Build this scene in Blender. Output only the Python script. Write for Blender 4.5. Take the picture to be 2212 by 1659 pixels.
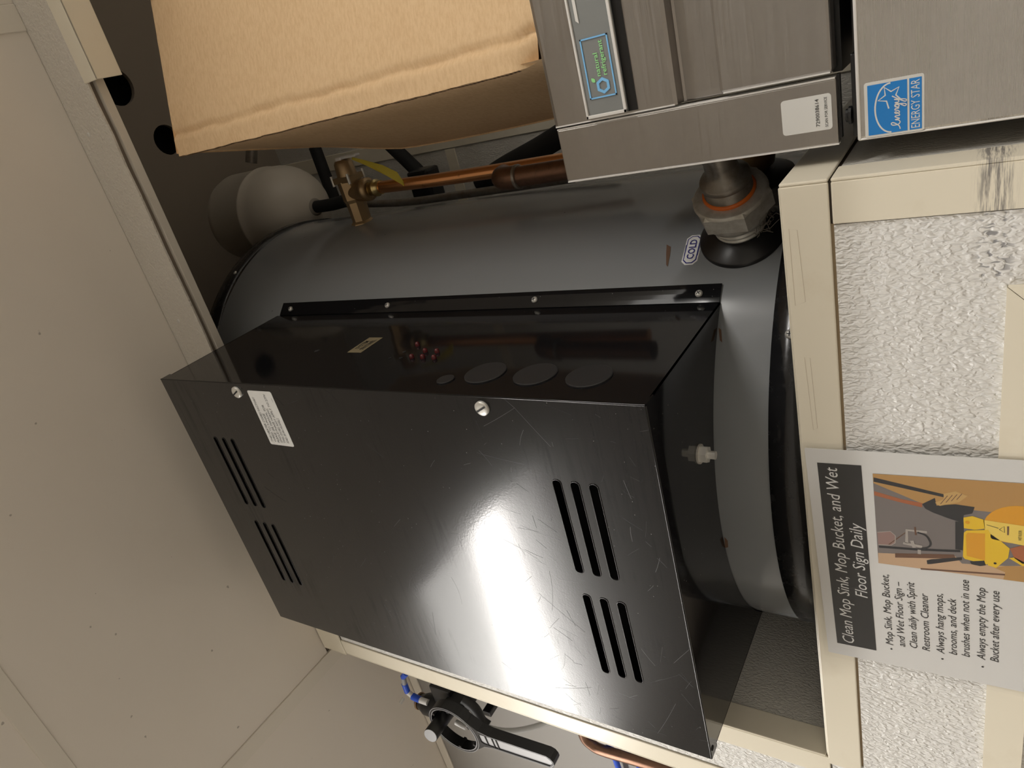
import bpy, bmesh, math, random
from mathutils import Vector, Matrix
random.seed(7)
for o in list(bpy.data.objects): bpy.data.objects.remove(o)
S = bpy.context.scene
COL = S.collection
H = 1.40                      # camera height above the floor; everything is laid out relative to the camera, then lifted

# ------------------------------------------------------------------ camera, world, exposure
RT = Matrix(((-0.24098804, 0.87785765, 0.41387281),
             (0.50169459, 0.47772424, -0.72116717),
             (-0.83079919, 0.03384509, -0.55554227)))
cam = bpy.data.objects.new('camera', bpy.data.cameras.new('camera'))
COL.objects.link(cam)
cam.matrix_world = RT.to_4x4()
cam.data.sensor_width = 36.0
cam.data.lens = 1534.0 / 2212.0 * 36.0
cam.data.clip_start = 0.01
S.camera = cam
W = bpy.data.worlds.new('world'); S.world = W; W.use_nodes = True
W.node_tree.nodes['Background'].inputs[0].default_value = (0.9, 0.95, 1.0, 1)
W.node_tree.nodes['Background'].inputs[1].default_value = 0.02
S.view_settings.view_transform = 'Standard'; S.view_settings.look = 'None'
S.view_settings.gamma = 1.0; S.view_settings.use_curve_mapping = False
S.view_settings.exposure = 1.08
LIGHT = 26.0                  # radiance of the two ceiling fixtures

def ray(u, v):
    return RT @ Vector(((u - 1106) / 1534, -(v - 829.5) / 1534, -1))
def onY(u, v, y): d = ray(u, v); return d * (y / d.y)
def onX(u, v, x): d = ray(u, v); return d * (x / d.x)
def onZ(u, v, z): d = ray(u, v); return d * (z / d.z)

# ------------------------------------------------------------------ materials
MATS = {}
def mat(name, col, rough=0.5, metal=0.0, spec=0.5, emit=None, alpha=None):
    m = bpy.data.materials.new(name); m.use_nodes = True
    b = m.node_tree.nodes['Principled BSDF']
    b.inputs['Base Color'].default_value = (*col, 1); b.inputs['Roughness'].default_value = rough
    b.inputs['Metallic'].default_value = metal; b.inputs['Specular IOR Level'].default_value = spec
    if emit: b.inputs['Emission Color'].default_value = (*emit[0], 1); b.inputs['Emission Strength'].default_value = emit[1]
    if alpha is not None: b.inputs['Alpha'].default_value = alpha
    MATS[name] = m
    return m
def N(m, t, **kw):
    n = m.node_tree.nodes.new(t)
    for k, v in kw.items():
        if k in n.inputs.keys() if hasattr(n.inputs, 'keys') else False: n.inputs[k].default_value = v
        else: setattr(n, k, v)
    return n
def L(m, a, b): m.node_tree.links.new(a, b)
def bsdf(m): return m.node_tree.nodes['Principled BSDF']
def coord(m, scale=(1, 1, 1), rot=(0, 0, 0), loc=(0, 0, 0)):
    c = N(m, 'ShaderNodeTexCoord'); p = N(m, 'ShaderNodeMapping')
    p.inputs['Scale'].default_value = scale; p.inputs['Rotation'].default_value = rot; p.inputs['Location'].default_value = loc
    L(m, c.outputs['Object'], p.inputs['Vector']); return p.outputs['Vector']
def noise(m, vec, scale, detail=2, rough=0.5, dist=0):
    n = N(m, 'ShaderNodeTexNoise'); n.inputs['Scale'].default_value = scale; n.inputs['Detail'].default_value = detail
    n.inputs['Roughness'].default_value = rough; n.inputs['Distortion'].default_value = dist
    L(m, vec, n.inputs['Vector']); return n.outputs['Fac']
def ramp(m, fac, stops):
    r = N(m, 'ShaderNodeValToRGB'); e = r.color_ramp.elements
    while len(e) < len(stops): e.new(0.5)
    for i, (p, c) in enumerate(stops):
        e[i].position = p; e[i].color = (c, c, c, 1) if isinstance(c, (int, float)) else (*c, 1)
    L(m, fac, r.inputs['Fac']); return r.outputs['Color']
def mixc(m, fac, a, b):
    x = N(m, 'ShaderNodeMix'); x.data_type = 'RGBA'
    for s, v in ((x.inputs[0], fac), (x.inputs[6], a), (x.inputs[7], b)):
        if hasattr(v, 'is_output'): L(m, v, s)
        elif isinstance(v, (int, float)): s.default_value = v
        else: s.default_value = (*v, 1)
    return x.outputs[2]
def bump(m, h, strength=0.4, dist=0.001, prev=None):
    b = N(m, 'ShaderNodeBump'); b.inputs['Strength'].default_value = strength; b.inputs['Distance'].default_value = dist
    L(m, h, b.inputs['Height'])
    if prev: L(m, prev, b.inputs['Normal'])
    return b.outputs['Normal']
def setn(m, n): L(m, n, bsdf(m).inputs['Normal'])
def setc(m, c): L(m, c, bsdf(m).inputs['Base Color'])
def setr(m, c): L(m, c, bsdf(m).inputs['Roughness'])

def specks(m, scale, rad, share, loc=(0, 0, 0)):
    v = N(m, 'ShaderNodeTexVoronoi'); v.inputs['Scale'].default_value = scale; L(m, coord(m, loc=loc), v.inputs['Vector'])
    d_ = ramp(m, v.outputs['Distance'], [(rad * .6, 1.0), (rad, 0.0)])
    g_ = N(m, 'ShaderNodeSeparateColor'); L(m, v.outputs['Color'], g_.inputs[0])
    k_ = N(m, 'ShaderNodeMath', operation='LESS_THAN'); L(m, g_.outputs[0], k_.inputs[0]); k_.inputs[1].default_value = share
    return mul(m, d_, k_.outputs[0])
def mul(m, a, b):
    x = N(m, 'ShaderNodeMath', operation='MULTIPLY'); L(m, a, x.inputs[0])
    if hasattr(b, 'is_output'): L(m, b, x.inputs[1])
    else: x.inputs[1].default_value = b
    return x.outputs[0]
def frp(name, col, scale, dist, stretch=(1, 1, 1)):
    m = mat(name, col, 0.32)
    v = coord(m, stretch)
    a = noise(m, v, scale, 1.5, 0.45, 0.6)
    h = ramp(m, a, [(0.32, 0.0), (0.68, 1.0)])
    setn(m, bump(m, h, 0.75, dist))
    d = noise(m, coord(m), 9, 4, 0.6)
    setc(m, mixc(m, ramp(m, d, [(0.35, 0.0), (0.75, 0.16)]), col, (col[0] * .8, col[1] * .76, col[2] * .66)))
    return m
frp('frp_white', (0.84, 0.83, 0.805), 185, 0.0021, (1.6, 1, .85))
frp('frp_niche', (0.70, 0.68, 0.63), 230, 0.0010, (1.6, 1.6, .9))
frp('frp_header', (0.70, 0.66, 0.59), 200, 0.0013)
m = mat('ceiling_panel', (0.79, 0.735, 0.655), 0.42)
setn(m, bump(m, noise(m, coord(m), 260, 2), 0.08, 0.0005))
d = noise(m, coord(m), 3.0, 4, 0.6)
c1 = mixc(m, ramp(m, d, [(0.3, 0.0), (0.8, 0.25)]), (0.79, 0.735, 0.655), (0.73, 0.655, 0.55))
spk = noise(m, coord(m), 75, 1, 0.3)
setc(m, mixc(m, ramp(m, spk, [(0.815, 0.0), (0.83, 0.5)]), c1, (0.12, 0.09, 0.06)))
m = mat('seam_strip', (0.75, 0.70, 0.61), 0.38)
m = mat('cream_trim', (0.84, 0.78, 0.64), 0.30)
d = noise(m, coord(m, (1, 1, 1)), 14, 5, 0.65)
setc(m, mixc(m, ramp(m, d, [(0.55, 0.0), (0.85, 0.22)]), (0.84, 0.78, 0.64), (0.55, 0.43, 0.27)))
m = mat('cream_trim_scuffed', (0.84, 0.78, 0.64), 0.32)
cc = N(m, 'ShaderNodeTexCoord'); sx = N(m, 'ShaderNodeSeparateXYZ'); L(m, cc.outputs['Object'], sx.inputs[0])
def band(m, s, lo, hi, soft):
    a = N(m, 'ShaderNodeMapRange'); a.interpolation_type = 'SMOOTHSTEP'
    a.inputs[1].default_value = lo - soft; a.inputs[2].default_value = lo + soft; L(m, s, a.inputs[0])
    b = N(m, 'ShaderNodeMapRange'); b.interpolation_type = 'SMOOTHSTEP'
    b.inputs[1].default_value = hi - soft; b.inputs[2].default_value = hi + soft; b.inputs[3].default_value = 1; b.inputs[4].default_value = 0
    L(m, s, b.inputs[0])
    x = N(m, 'ShaderNodeMath', operation='MULTIPLY'); L(m, a.outputs[0], x.inputs[0]); L(m, b.outputs[0], x.inputs[1]); return x.outputs[0]
def mul(m, a, b):
    x = N(m, 'ShaderNodeMath', operation='MULTIPLY'); L(m, a, x.inputs[0])
    if hasattr(b, 'is_output'): L(m, b, x.inputs[1])
    else: x.inputs[1].default_value = b
    return x.outputs[0]
SC_IN = sx
M_SCUFF = m
def P(name, *a, **k): return mat(name, *a, **k)
m = P('grey_enamel', (0.235, 0.242, 0.25), 0.30)
sm = noise(m, coord(m, (1, 1, .25)), 22, 4, 0.65)
setr(m, ramp(m, sm, [(0.35, 0.17), (0.75, 0.24)]))
sp = specks(m, 22, 0.03, 0.35)
c0 = mixc(m, ramp(m, sm, [(0.5, 0.0), (0.9, 0.12)]), (0.225, 0.235, 0.245), (0.27, 0.275, 0.28))
setc(m, mixc(m, mul(m, sp, 0.7), c0, (0.03, 0.03, 0.03)))
m = P('black_band', (0.012, 0.012, 0.013), 0.16)
sm = noise(m, coord(m), 60, 5, 0.7)
setr(m, ramp(m, sm, [(0.35, 0.10), (0.7, 0.35)]))
setc(m, mixc(m, ramp(m, sm, [(0.6, 0.0), (0.8, 0.35)]), (0.012, 0.012, 0.013), (0.06, 0.058, 0.055)))
# glossy black sheet metal of the control box sides
m = P('black_gloss', (0.006, 0.006, 0.007), 0.07, spec=0.32)
dm = mul(m, specks(m, 150, 0.075, 0.22), 0.8)
setc(m, mixc(m, dm, (0.008, 0.008, 0.009), (0.35, 0.34, 0.32)))
# scuffed semi-gloss black of the front cover
m = P('black_cover', (0.011, 0.011, 0.012), 0.24)
s1 = noise(m, coord(m, (9, 1, 120), (0, 0.25, 0)), 1.0, 4, 0.65, 0.5)
msk = ramp(m, noise(m, coord(m, (1, 1, 1), (0, 0, 0), (2, 0, 5)), 8, 3, 0.6), [(0.46, 0.0), (0.62, 1.0)])
sm1 = mul(m, ramp(m, s1, [(0.50, 0.0), (0.66, 0.42)]), msk)
B = bsdf(m); B.inputs['Coat Weight'].default_value = 1.0; B.inputs['Coat Roughness'].default_value = 0.12; B.inputs['Coat IOR'].default_value = 1.29
B.inputs['Specular IOR Level'].default_value = 0.17
cw = N(m, 'ShaderNodeMath', operation='SUBTRACT'); cw.inputs[0].default_value = 1.0; L(m, sm1, cw.inputs[1]); L(m, cw.outputs[0], B.inputs['Coat Weight'])
dm = mul(m, specks(m, 130, 0.075, 0.30), 0.75)
setc(m, mixc(m, dm, (0.011, 0.011, 0.012), (0.40, 0.39, 0.38)))
nb = bump(m, noise(m, coord(m), 480, 2), 0.10, 0.0004)
setn(m, nb); L(m, nb, B.inputs['Coat Normal'])
P('scratch_pale', (0.045, 0.045, 0.048), 0.4); P('scratch_dark', (0.006, 0.006, 0.006), 0.6)
def steel(name, col, rough, st):
    m = P(name, col, rough, 1.0)
    br = noise(m, coord(m, st), 1.0, 3, 0.6)
    setr(m, ramp(m, br, [(0.3, rough - .07), (0.7, rough + .09)]))
    setn(m, bump(m, br, 0.02, 0.0002))
    sm = noise(m, coord(m), 11, 5, 0.7)
    setc(m, mixc(m, ramp(m, sm, [(0.4, 0.0), (0.8, 0.4)]), col, (col[0] * .72, col[1] * .70, col[2] * .68)))
    return m
steel('stainless', (0.41, 0.39, 0.37), 0.36, (14, 14, 900))
steel('stainless_bin', (0.60, 0.58, 0.56), 0.25, (10, 14, 1400))
P('steel_edge', (0.88, 0.87, 0.85), 0.35, 0.3)
P('badge_grey', (0.25, 0.26, 0.255), 0.40)
P('badge_rim', (0.80, 0.78, 0.75), 0.4)
P('logo_blue', (0.25, 0.60, 1.0), 0.45)
P('logo_green', (0.36, 0.85, 0.34), 0.45)
P('label_white', (0.78, 0.78, 0.76), 0.35)
P('label_blue', (0.02, 0.25, 0.72), 0.30)
P('print_navy', (0.03, 0.03, 0.22), 0.4)
P('print_black', (0.012, 0.012, 0.014), 0.35)
P('print_grey', (0.16, 0.16, 0.17), 0.4)
P('paper', (0.74, 0.735, 0.72), 0.38)
P('print_white', (0.80, 0.80, 0.79), 0.35)
P('gold_label', (0.34, 0.28, 0.17), 0.4, 0.3)
P('screw_zinc', (0.68, 0.67, 0.63), 0.42, 0.5)
P('screw_slot', (0.02, 0.02, 0.02), 0.6)
P('black_plastic', (0.010, 0.010, 0.011), 0.30)
P('black_rubber', (0.012, 0.012, 0.012), 0.55)
P('knockout_black', (0.022, 0.022, 0.023), 0.42)
P('dark_hole', (0.004, 0.004, 0.004), 0.9)
P('led_red', (0.09, 0.008, 0.010), 0.12)
P('orange_ring', (0.72, 0.16, 0.02), 0.40)
m = P('galvanised', (0.60, 0.58, 0.53), 0.42, 0.35)
setn(m, bump(m, noise(m, coord(m), 260, 4), 0.25, 0.0006))
sm = noise(m, coord(m), 70, 5, 0.7)
setc(m, mixc(m, ramp(m, sm, [(0.4, 0.0), (0.75, 0.7)]), (0.60, 0.58, 0.53), (0.30, 0.26, 0.20)))
m = P('dull_pipe', (0.26, 0.24, 0.21), 0.36, 0.6)
sm = noise(m, coord(m), 60, 5, 0.7)
setc(m, mixc(m, ramp(m, sm, [(0.45, 0.0), (0.8, 0.8)]), (0.26, 0.24, 0.21), (0.15, 0.10, 0.07)))
m = P('brass', (0.42, 0.30, 0.17), 0.40, 0.8)
setn(m, bump(m, noise(m, coord(m), 300, 3), 0.2, 0.0005))
P('bright_brass', (0.62, 0.50, 0.24), 0.28, 1.0)
m = P('copper', (0.80, 0.40, 0.19), 0.24, 1.0)
sm = noise(m, coord(m), 45, 6, 0.75)
setc(m, mixc(m, ramp(m, sm, [(0.60, 0.0), (0.75, 0.8)]), (0.80, 0.40, 0.19), (0.16, 0.085, 0.05)))
m = P('brown_copper', (0.22, 0.125, 0.085), 0.38, 0.9)
sm = noise(m, coord(m), 90, 4, 0.7)
setc(m, mixc(m, ramp(m, sm, [(0.5, 0.0), (0.8, 0.7)]), (0.22, 0.125, 0.085), (0.10, 0.07, 0.055)))
P('tank_cream', (0.60, 0.55, 0.47), 0.38)
P('lever_zinc', (0.88, 0.88, 0.88), 0.35, 0.1)
P('yellow_tag', (0.66, 0.55, 0.07), 0.45)
P('lint', (0.30, 0.27, 0.23), 0.95)
P('rust', (0.13, 0.07, 0.04), 0.8)
P('black_foam', (0.010, 0.010, 0.010), 0.85)
P('blue_plastic', (0.02, 0.09, 0.60), 0.35)
P('grey_plastic', (0.30, 0.30, 0.31), 0.40)
P('web_grey', (0.46, 0.46, 0.47), 0.35)
P('white_plastic', (0.72, 0.71, 0.69), 0.4)
P('bronze_ring', (0.32, 0.21, 0.12), 0.4, 0.6)
P('residue', (0.58, 0.50, 0.37), 0.6)
P('caulk', (0.34, 0.26, 0.16), 0.8)
m = P('kraft', (0.80, 0.57, 0.335), 0.85)
f1 = noise(m, coord(m, (.35, .35, 1)), 300, 3, 0.65)
f2 = noise(m, coord(m), 14, 4, 0.6)
k1 = mixc(m, ramp(m, f1, [(0.40, 0.0), (0.70, 0.6)]), (0.80, 0.57, 0.335), (0.66, 0.43, 0.22))
k2 = mixc(m, ramp(m, f2, [(0.55, 0.0), (0.85, 0.35)]), k1, (0.62, 0.40, 0.21))
setc(m, k2)
setn(m, bump(m, noise(m, coord(m), 60, 4), 0.15, 0.0015))
m = P('kraft_edge', (0.22, 0.125, 0.055), 0.95)
w = N(m, 'ShaderNodeTexWave'); w.bands_direction = 'Z'; w.inputs['Scale'].default_value = 60
L(m, coord(m), w.inputs['Vector'])
setc(m, mixc(m, w.outputs['Fac'], (0.05, 0.025, 0.012), (0.36, 0.22, 0.11)))
P('paper_tape', (0.62, 0.54, 0.43), 0.7)
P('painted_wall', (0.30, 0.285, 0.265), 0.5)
P('room_wall', (0.89, 0.87, 0.83), 0.55)
P('floor_tile', (0.50, 0.45, 0.39), 0.45)
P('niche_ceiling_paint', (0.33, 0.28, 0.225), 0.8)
P('raw_wood', (0.22, 0.18, 0.14), 0.85)
P('light_frame', (0.75, 0.75, 0.74), 0.4)
m = P('light_diffuser', (0.9, 0.9, 0.9), 0.5, emit=((1.0, 0.965, 0.915), LIGHT))
# the lamp row glows through the middle of the lens, its flanks are dimmer
tc = N(m, 'ShaderNodeTexCoord'); sp_ = N(m, 'ShaderNodeSeparateXYZ'); L(m, tc.outputs['Object'], sp_.inputs[0])
ab = N(m, 'ShaderNodeMath', operation='ABSOLUTE'); L(m, sp_.outputs['Y'], ab.inputs[0])
mr = N(m, 'ShaderNodeMapRange'); mr.interpolation_type = 'SMOOTHSTEP'; mr.inputs[1].default_value = 0.005; mr.inputs[2].default_value = 0.105; mr.inputs[3].default_value = LIGHT; mr.inputs[4].default_value = LIGHT * 0.085
L(m, ab.outputs[0], mr.inputs[0]); L(m, mr.outputs[0], bsdf(m).inputs['Emission Strength'])
m = P('clear_hose', (0.62, 0.62, 0.60), 0.25); bsdf(m).inputs['Transmission Weight'].default_value = 0.45
m = P('laminate', (0.9, 0.9, 0.88), 0.12)
m.blend_method = 'BLEND' if hasattr(m, 'blend_method') else None
nt = m.node_tree; tr = N(m, 'ShaderNodeBsdfTransparent'); mx = N(m, 'ShaderNodeMixShader'); mx.inputs[0].default_value = 0.035; gl = N(m, 'ShaderNodeBsdfGlossy'); gl.inputs['Roughness'].default_value = 0.12
L(m, tr.outputs[0], mx.inputs[1]); L(m, gl.outputs[0], mx.inputs[2]); L(m, mx.outputs[0], nt.nodes['Material Output'].inputs['Surface'])
for nm, c in dict(ph_grey=(0.20, 0.175, 0.17), ph_tan=(0.60, 0.40, 0.25), ph_orange=(0.50, 0.28, 0.09), ph_brown=(0.15, 0.07, 0.04), ph_black=(0.02, 0.02, 0.025),
                  ph_yellow=(0.86, 0.56, 0.02), ph_gold=(0.78, 0.36, 0.015), ph_straw=(0.60, 0.38, 0.14), ph_pink=(0.32, 0.20, 0.18), ph_chrome=(0.42, 0.38, 0.35), ph_rust=(0.42, 0.13, 0.05), ph_pale=(0.9, 0.66, 0.12)).items():
    P(nm, c, 0.35)

# ------------------------------------------------------------------ mesh helpers
class MB:
    def __init__(s): s.v = []; s.f = []; s.mi = []; s.mats = []; s.sm = []
    def add(s, vs, fs, mt, smooth=False):
        if mt not in s.mats: s.mats.append(mt)
        k = s.mats.index(mt); b = len(s.v)
        s.v += [tuple(x) for x in vs]
        for f in fs: s.f.append([i + b for i in f]); s.mi.append(k); s.sm.append(smooth)
        return s
    def bm(s, bm_, mt, smooth=False, mtx=None):
        bm_.verts.index_update()
        vs = [(mtx @ v.co if mtx else v.co.copy()) for v in bm_.verts]
        s.add(vs, [[v.index for v in f.verts] for f in bm_.faces], mt, smooth); bm_.free(); return s
    def box(s, a, b, mt, bev=0.0, seg=2):
        bm_ = bmesh.new(); bmesh.ops.create_cube(bm_, size=1)
        a, b = Vector([min(p, q) for p, q in zip(a, b)]), Vector([max(p, q) for p, q in zip(a, b)])
        for v in bm_.verts: v.co = Vector((a[i] + (v.co[i] + .5) * (b[i] - a[i]) for i in range(3)))
        if bev: bmesh.ops.bevel(bm_, geom=bm_.edges[:], offset=bev, segments=seg, profile=0.5, affect='EDGES')
        return s.bm(bm_, mt)
    def lathe(s, o, ax, prof, mt, n=32, smooth=True, caps=True, ref=None):
        """prof: list of (distance along ax, radius)"""
        o = Vector(o); ax = Vector(ax).normalized()
        r = Vector(ref) if ref else (Vector((0, 0, 1)) if abs(ax.z) < .9 else Vector((1, 0, 0)))
        e1 = (r - ax * r.dot(ax)).normalized(); e2 = ax.cross(e1)
        vs = []; fs = []
        for d, rr in prof:
            for k in range(n):
                a = 2 * math.pi * k / n
                vs.append(o + ax * d + (e1 * math.cos(a) + e2 * math.sin(a)) * rr)
        for j in range(len(prof) - 1):
            for k in range(n): fs.append([j * n + k, j * n + (k + 1) % n, (j + 1) * n + (k + 1) % n, (j + 1) * n + k])
        s.add(vs, fs, mt, smooth)
        if caps:
            s.add([vs[k] for k in range(n)], [list(range(n))[::-1]], mt)
            s.add([vs[(len(prof) - 1) * n + k] for k in range(n)], [list(range(n))], mt)
        return s
    def cyl(s, p, q, r, mt, n=24, r2=None, smooth=True):
        p, q = Vector(p), Vector(q); return s.lathe(p, q - p, [(0, r), ((q - p).length, r if r2 is None else r2)], mt, n, smooth)
    def tube(s, pts, r, mt, n=16, sub=8, closed=False):
        pts = [Vector(p) for p in pts]
        if sub > 1 and len(pts) > 2:
            P_ = []
            for i in range(len(pts) - 1):
                p0 = pts[max(i - 1, 0)]; p1 = pts[i]; p2 = pts[i + 1]; p3 = pts[min(i + 2, len(pts) - 1)]
                for k in range(sub):
                    t = k / sub
                    P_.append(.5 * ((2 * p1) + (p2 - p0) * t + (2 * p0 - 5 * p1 + 4 * p2 - p3) * t * t + (3 * p1 - p0 - 3 * p2 + p3) * t ** 3))
            P_.append(pts[-1]); pts = P_
        vs = []; fs = []; e1 = None
        for i, p in enumerate(pts):
            t = (pts[min(i + 1, len(pts) - 1)] - pts[max(i - 1, 0)]).normalized()
            if e1 is None:
                r_ = Vector((0, 0, 1)) if abs(t.z) < .9 else Vector((1, 0, 0)); e1 = r_
            e1 = (e1 - t * e1.dot(t)).normalized(); e2 = t.cross(e1)
            rr = r(i / (len(pts) - 1)) if callable(r) else r
            for k in range(n):
                a = 2 * math.pi * k / n; vs.append(p + (e1 * math.cos(a) + e2 * math.sin(a)) * rr)
        for j in range(len(pts) - 1):
            for k in range(n): fs.append([j * n + k, j * n + (k + 1) % n, (j + 1) * n + (k + 1) % n, (j + 1) * n + k])
        s.add(vs, fs, mt, True)
        s.add(vs[:n], [list(range(n))[::-1]], mt); s.add(vs[-n:], [list(range(n))], mt)
        return s
    def plate(s, outer, holes, o, ex, ey, th, mt, side=None):
        """flat plate with real holes; outer and holes are 2-D loops in the (ex, ey) frame, extruded by th along ex x ey"""
        o, ex, ey = Vector(o), Vector(ex), Vector(ey); en = ex.cross(ey).normalized()
        bm_ = bmesh.new(); E = []
        for lp in [outer] + list(holes):
            vv = [bm_.verts.new((p[0], p[1], 0)) for p in lp]
            E += [bm_.edges.new((vv[i], vv[(i + 1) % len(vv)])) for i in range(len(vv))]
        bmesh.ops.triangle_fill(bm_, use_beauty=True, edges=E, normal=(0, 0, 1))
        if th:
            r = bmesh.ops.extrude_face_region(bm_, geom=bm_.faces[:])
            for g_ in r['geom']:
                if isinstance(g_, bmesh.types.BMVert): g_.co.z += th
            bmesh.ops.recalc_face_normals(bm_, faces=bm_.faces[:])
        M4 = Matrix((ex, ey, en)).transposed().to_4x4(); M4.translation = o
        return s.bm(bm_, mt, False, M4)
    def text(s, body, o, ex, ey, mt, width=None, height=None, shear=0.0, lift=0.0003, align='LEFT', bold=0.0, th=0.0):
        c = bpy.data.curves.new('t', 'FONT'); c.body = body; c.size = 1; c.shear = shear; c.offset = bold; c.resolution_u = 2
        ob = bpy.data.objects.new('t', c); COL.objects.link(ob)
        bpy.context.view_layer.update()
        me = bpy.data.meshes.new_from_object(ob.evaluated_get(bpy.context.evaluated_depsgraph_get()))
        xs = [v.co.x for v in me.vertices]; ys = [v.co.y for v in me.vertices]
        w = max(xs) - min(xs); x0 = min(xs)
        kx = width / w if width else None; ky = height / 0.69 if height else None    # height = cap height
        if kx is None: kx = ky
        if ky is None: ky = kx
        off = {'LEFT': 0, 'CENTER': -.5, 'RIGHT': -1}[align] * w * kx
        o, ex, ey = Vector(o), Vector(ex), Vector(ey); en = ex.cross(ey).normalized()
        vs = [o + ex * ((v.co.x - x0) * kx + off) + ey * (v.co.y * ky) + en * lift for v in me.vertices]
        s.add(vs, [list(p.vertices) for p in me.polygons], mt)
        bpy.data.objects.remove(ob); bpy.data.curves.remove(c); bpy.data.meshes.remove(me)
        return s
    def poly(s, pts, o, ex, ey, mt, lift=0.0002):
        o, ex, ey = Vector(o), Vector(ex), Vector(ey); en = ex.cross(ey).normalized()
        s.add([o + ex * p[0] + ey * p[1] + en * lift for p in pts], [list(range(len(pts)))], mt); return s
    def stroke(s, pts, w, o, ex, ey, mt, lift=0.0004, closed=False):
        pts = [Vector(p) for p in pts]; n = len(pts); Lp = []; Rp = []
        for i in range(n):
            a = pts[(i - 1) % n] if closed or i else pts[0]; b = pts[(i + 1) % n] if closed or i < n - 1 else pts[-1]
            t = (b - a); t = t.normalized() if t.length else Vector((1, 0)); nn = Vector((-t.y, t.x)) * w / 2
            Lp.append(pts[i] + nn); Rp.append(pts[i] - nn)
        rng = range(n) if closed else range(n - 1)
        for i in rng:
            j = (i + 1) % n; s.poly([Rp[i], Rp[j], Lp[j], Lp[i]], o, ex, ey, mt, lift + i * 1.5e-6)
        return s

def finish(name, mb, parent=None, origin=None):
    me = bpy.data.meshes.new(name)
    if origin is None:
        if parent is not None: origin = Vector(parent['_o'])
        else:
            xs, ys, zs = zip(*mb.v); origin = Vector(((min(xs) + max(xs)) / 2, (min(ys) + max(ys)) / 2, min(zs)))
    origin = Vector(origin)
    me.from_pydata([Vector(v) - origin for v in mb.v], [], mb.f)
    for t in mb.mats: me.materials.append(MATS[t])
    me.polygons.foreach_set('material_index', mb.mi); me.polygons.foreach_set('use_smooth', mb.sm)
    me.update()
    ob = bpy.data.objects.new(name, me); COL.objects.link(ob)
    if parent is not None: ob.parent = parent; ob['_o'] = list(parent['_o'])
    else: ob.location = origin; ob['_o'] = list(origin)
    return ob
def thing(name, loc, label, cat, group=None):
    o = bpy.data.objects.new(name, None); COL.objects.link(o); o.location = loc; o['_o'] = list(loc)
    o.empty_display_size = 0.05
    o['label'] = label; o['category'] = cat
    if group: o['group'] = group
    return o
def tag(o, label, cat, group=None):
    o['label'] = label; o['category'] = cat
    if group: o['group'] = group
    return o
def struct(name, mb, label=None, cat=None, parent=None):
    o = finish(name, mb, parent)
    if parent is None:
        o['kind'] = 'structure'
        if label: o['label'] = label
        if cat: o['category'] = cat
    return o
def rrect(x0, y0, x1, y1, r, n=5):
    out = []
    for cx, cy, a0 in ((x1 - r, y0 + r, -90), (x1 - r, y1 - r, 0), (x0 + r, y1 - r, 90), (x0 + r, y0 + r, 180)):
        for k in range(n + 1):
            a = math.radians(a0 + 90 * k / n); out.append((cx + r * math.cos(a), cy + r * math.sin(a)))
    return out
def circ(cx, cy, r, n=24, a0=0): return [(cx + r * math.cos(a0 + 2 * math.pi * k / n), cy + r * math.sin(a0 + 2 * math.pi * k / n)) for k in range(n)]
def rmat(name, col, rough=.5): return P(name, col, rough)
EX, EY, EZ = Vector((1, 0, 0)), Vector((0, 1, 0)), Vector((0, 0, 1))

# ================================================================== THE SETTING
YW = 0.635          # front plane of the panelled wall
ZC = 1.172          # ceiling
SILL = 0.153
XR = -0.159         # right end of the low wall
XS0, XS1 = -1.03, -0.895   # stub wall
YB = 1.45           # back wall of the heater niche
ZN = 1.72           # ceiling of the heater niche
FL = -H

b = MB(); b.box((-3.2, -2.6, FL - .05), (2.4, 1.6, FL), 'floor_tile'); struct('floor', b, 'pale brown tile floor of the back room', 'floor')
# ceiling: a slab carrying panels and cover strips
b = MB(); b.box((-3.2, -2.6, ZC + .006), (2.4, YW + .02, ZC + .05), 'raw_wood'); b.box((-3.2, YW + .02, ZC + .006), (XS0, .86, ZC + .05), 'raw_wood')
ceil = struct('ceiling', b, 'beige panelled ceiling with narrow cover strips', 'ceiling')
xs = [-3.2, -2.28, -1.068, 0.216, 1.43, 2.4]; ys = [-2.6, -1.06, 0.162, None]
for i in range(5):
    for j in range(3):
        x0, x1 = xs[i] + .012, xs[i + 1] - .012
        y0 = ys[j] + .008; y1 = (ys[j + 1] - .008) if ys[j + 1] is not None else (YW - .001 if i > 1 else .799)
        q = MB(); q.box((x0, y0, ZC), (x1, y1, ZC + .005), 'ceiling_panel', .001, 1); struct('ceiling_panel', q, parent=ceil)
for x in xs[1:-1]:
    q = MB(); q.box((x - .024, -2.6, ZC - .0028), (x + .012, YW - .002 if x > -1.05 else .798, ZC + .0045), 'seam_strip', .001, 1); struct('seam_strip', q, parent=ceil)
for y in ys[1:3]:
    for i in range(5):
        q = MB(); q.box((xs[i] + .013, y - .017, ZC - .0026), (xs[i + 1] - .025, y + .012, ZC + .0045), 'seam_strip', .001, 1); struct('seam_strip', q, parent=ceil)
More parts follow.
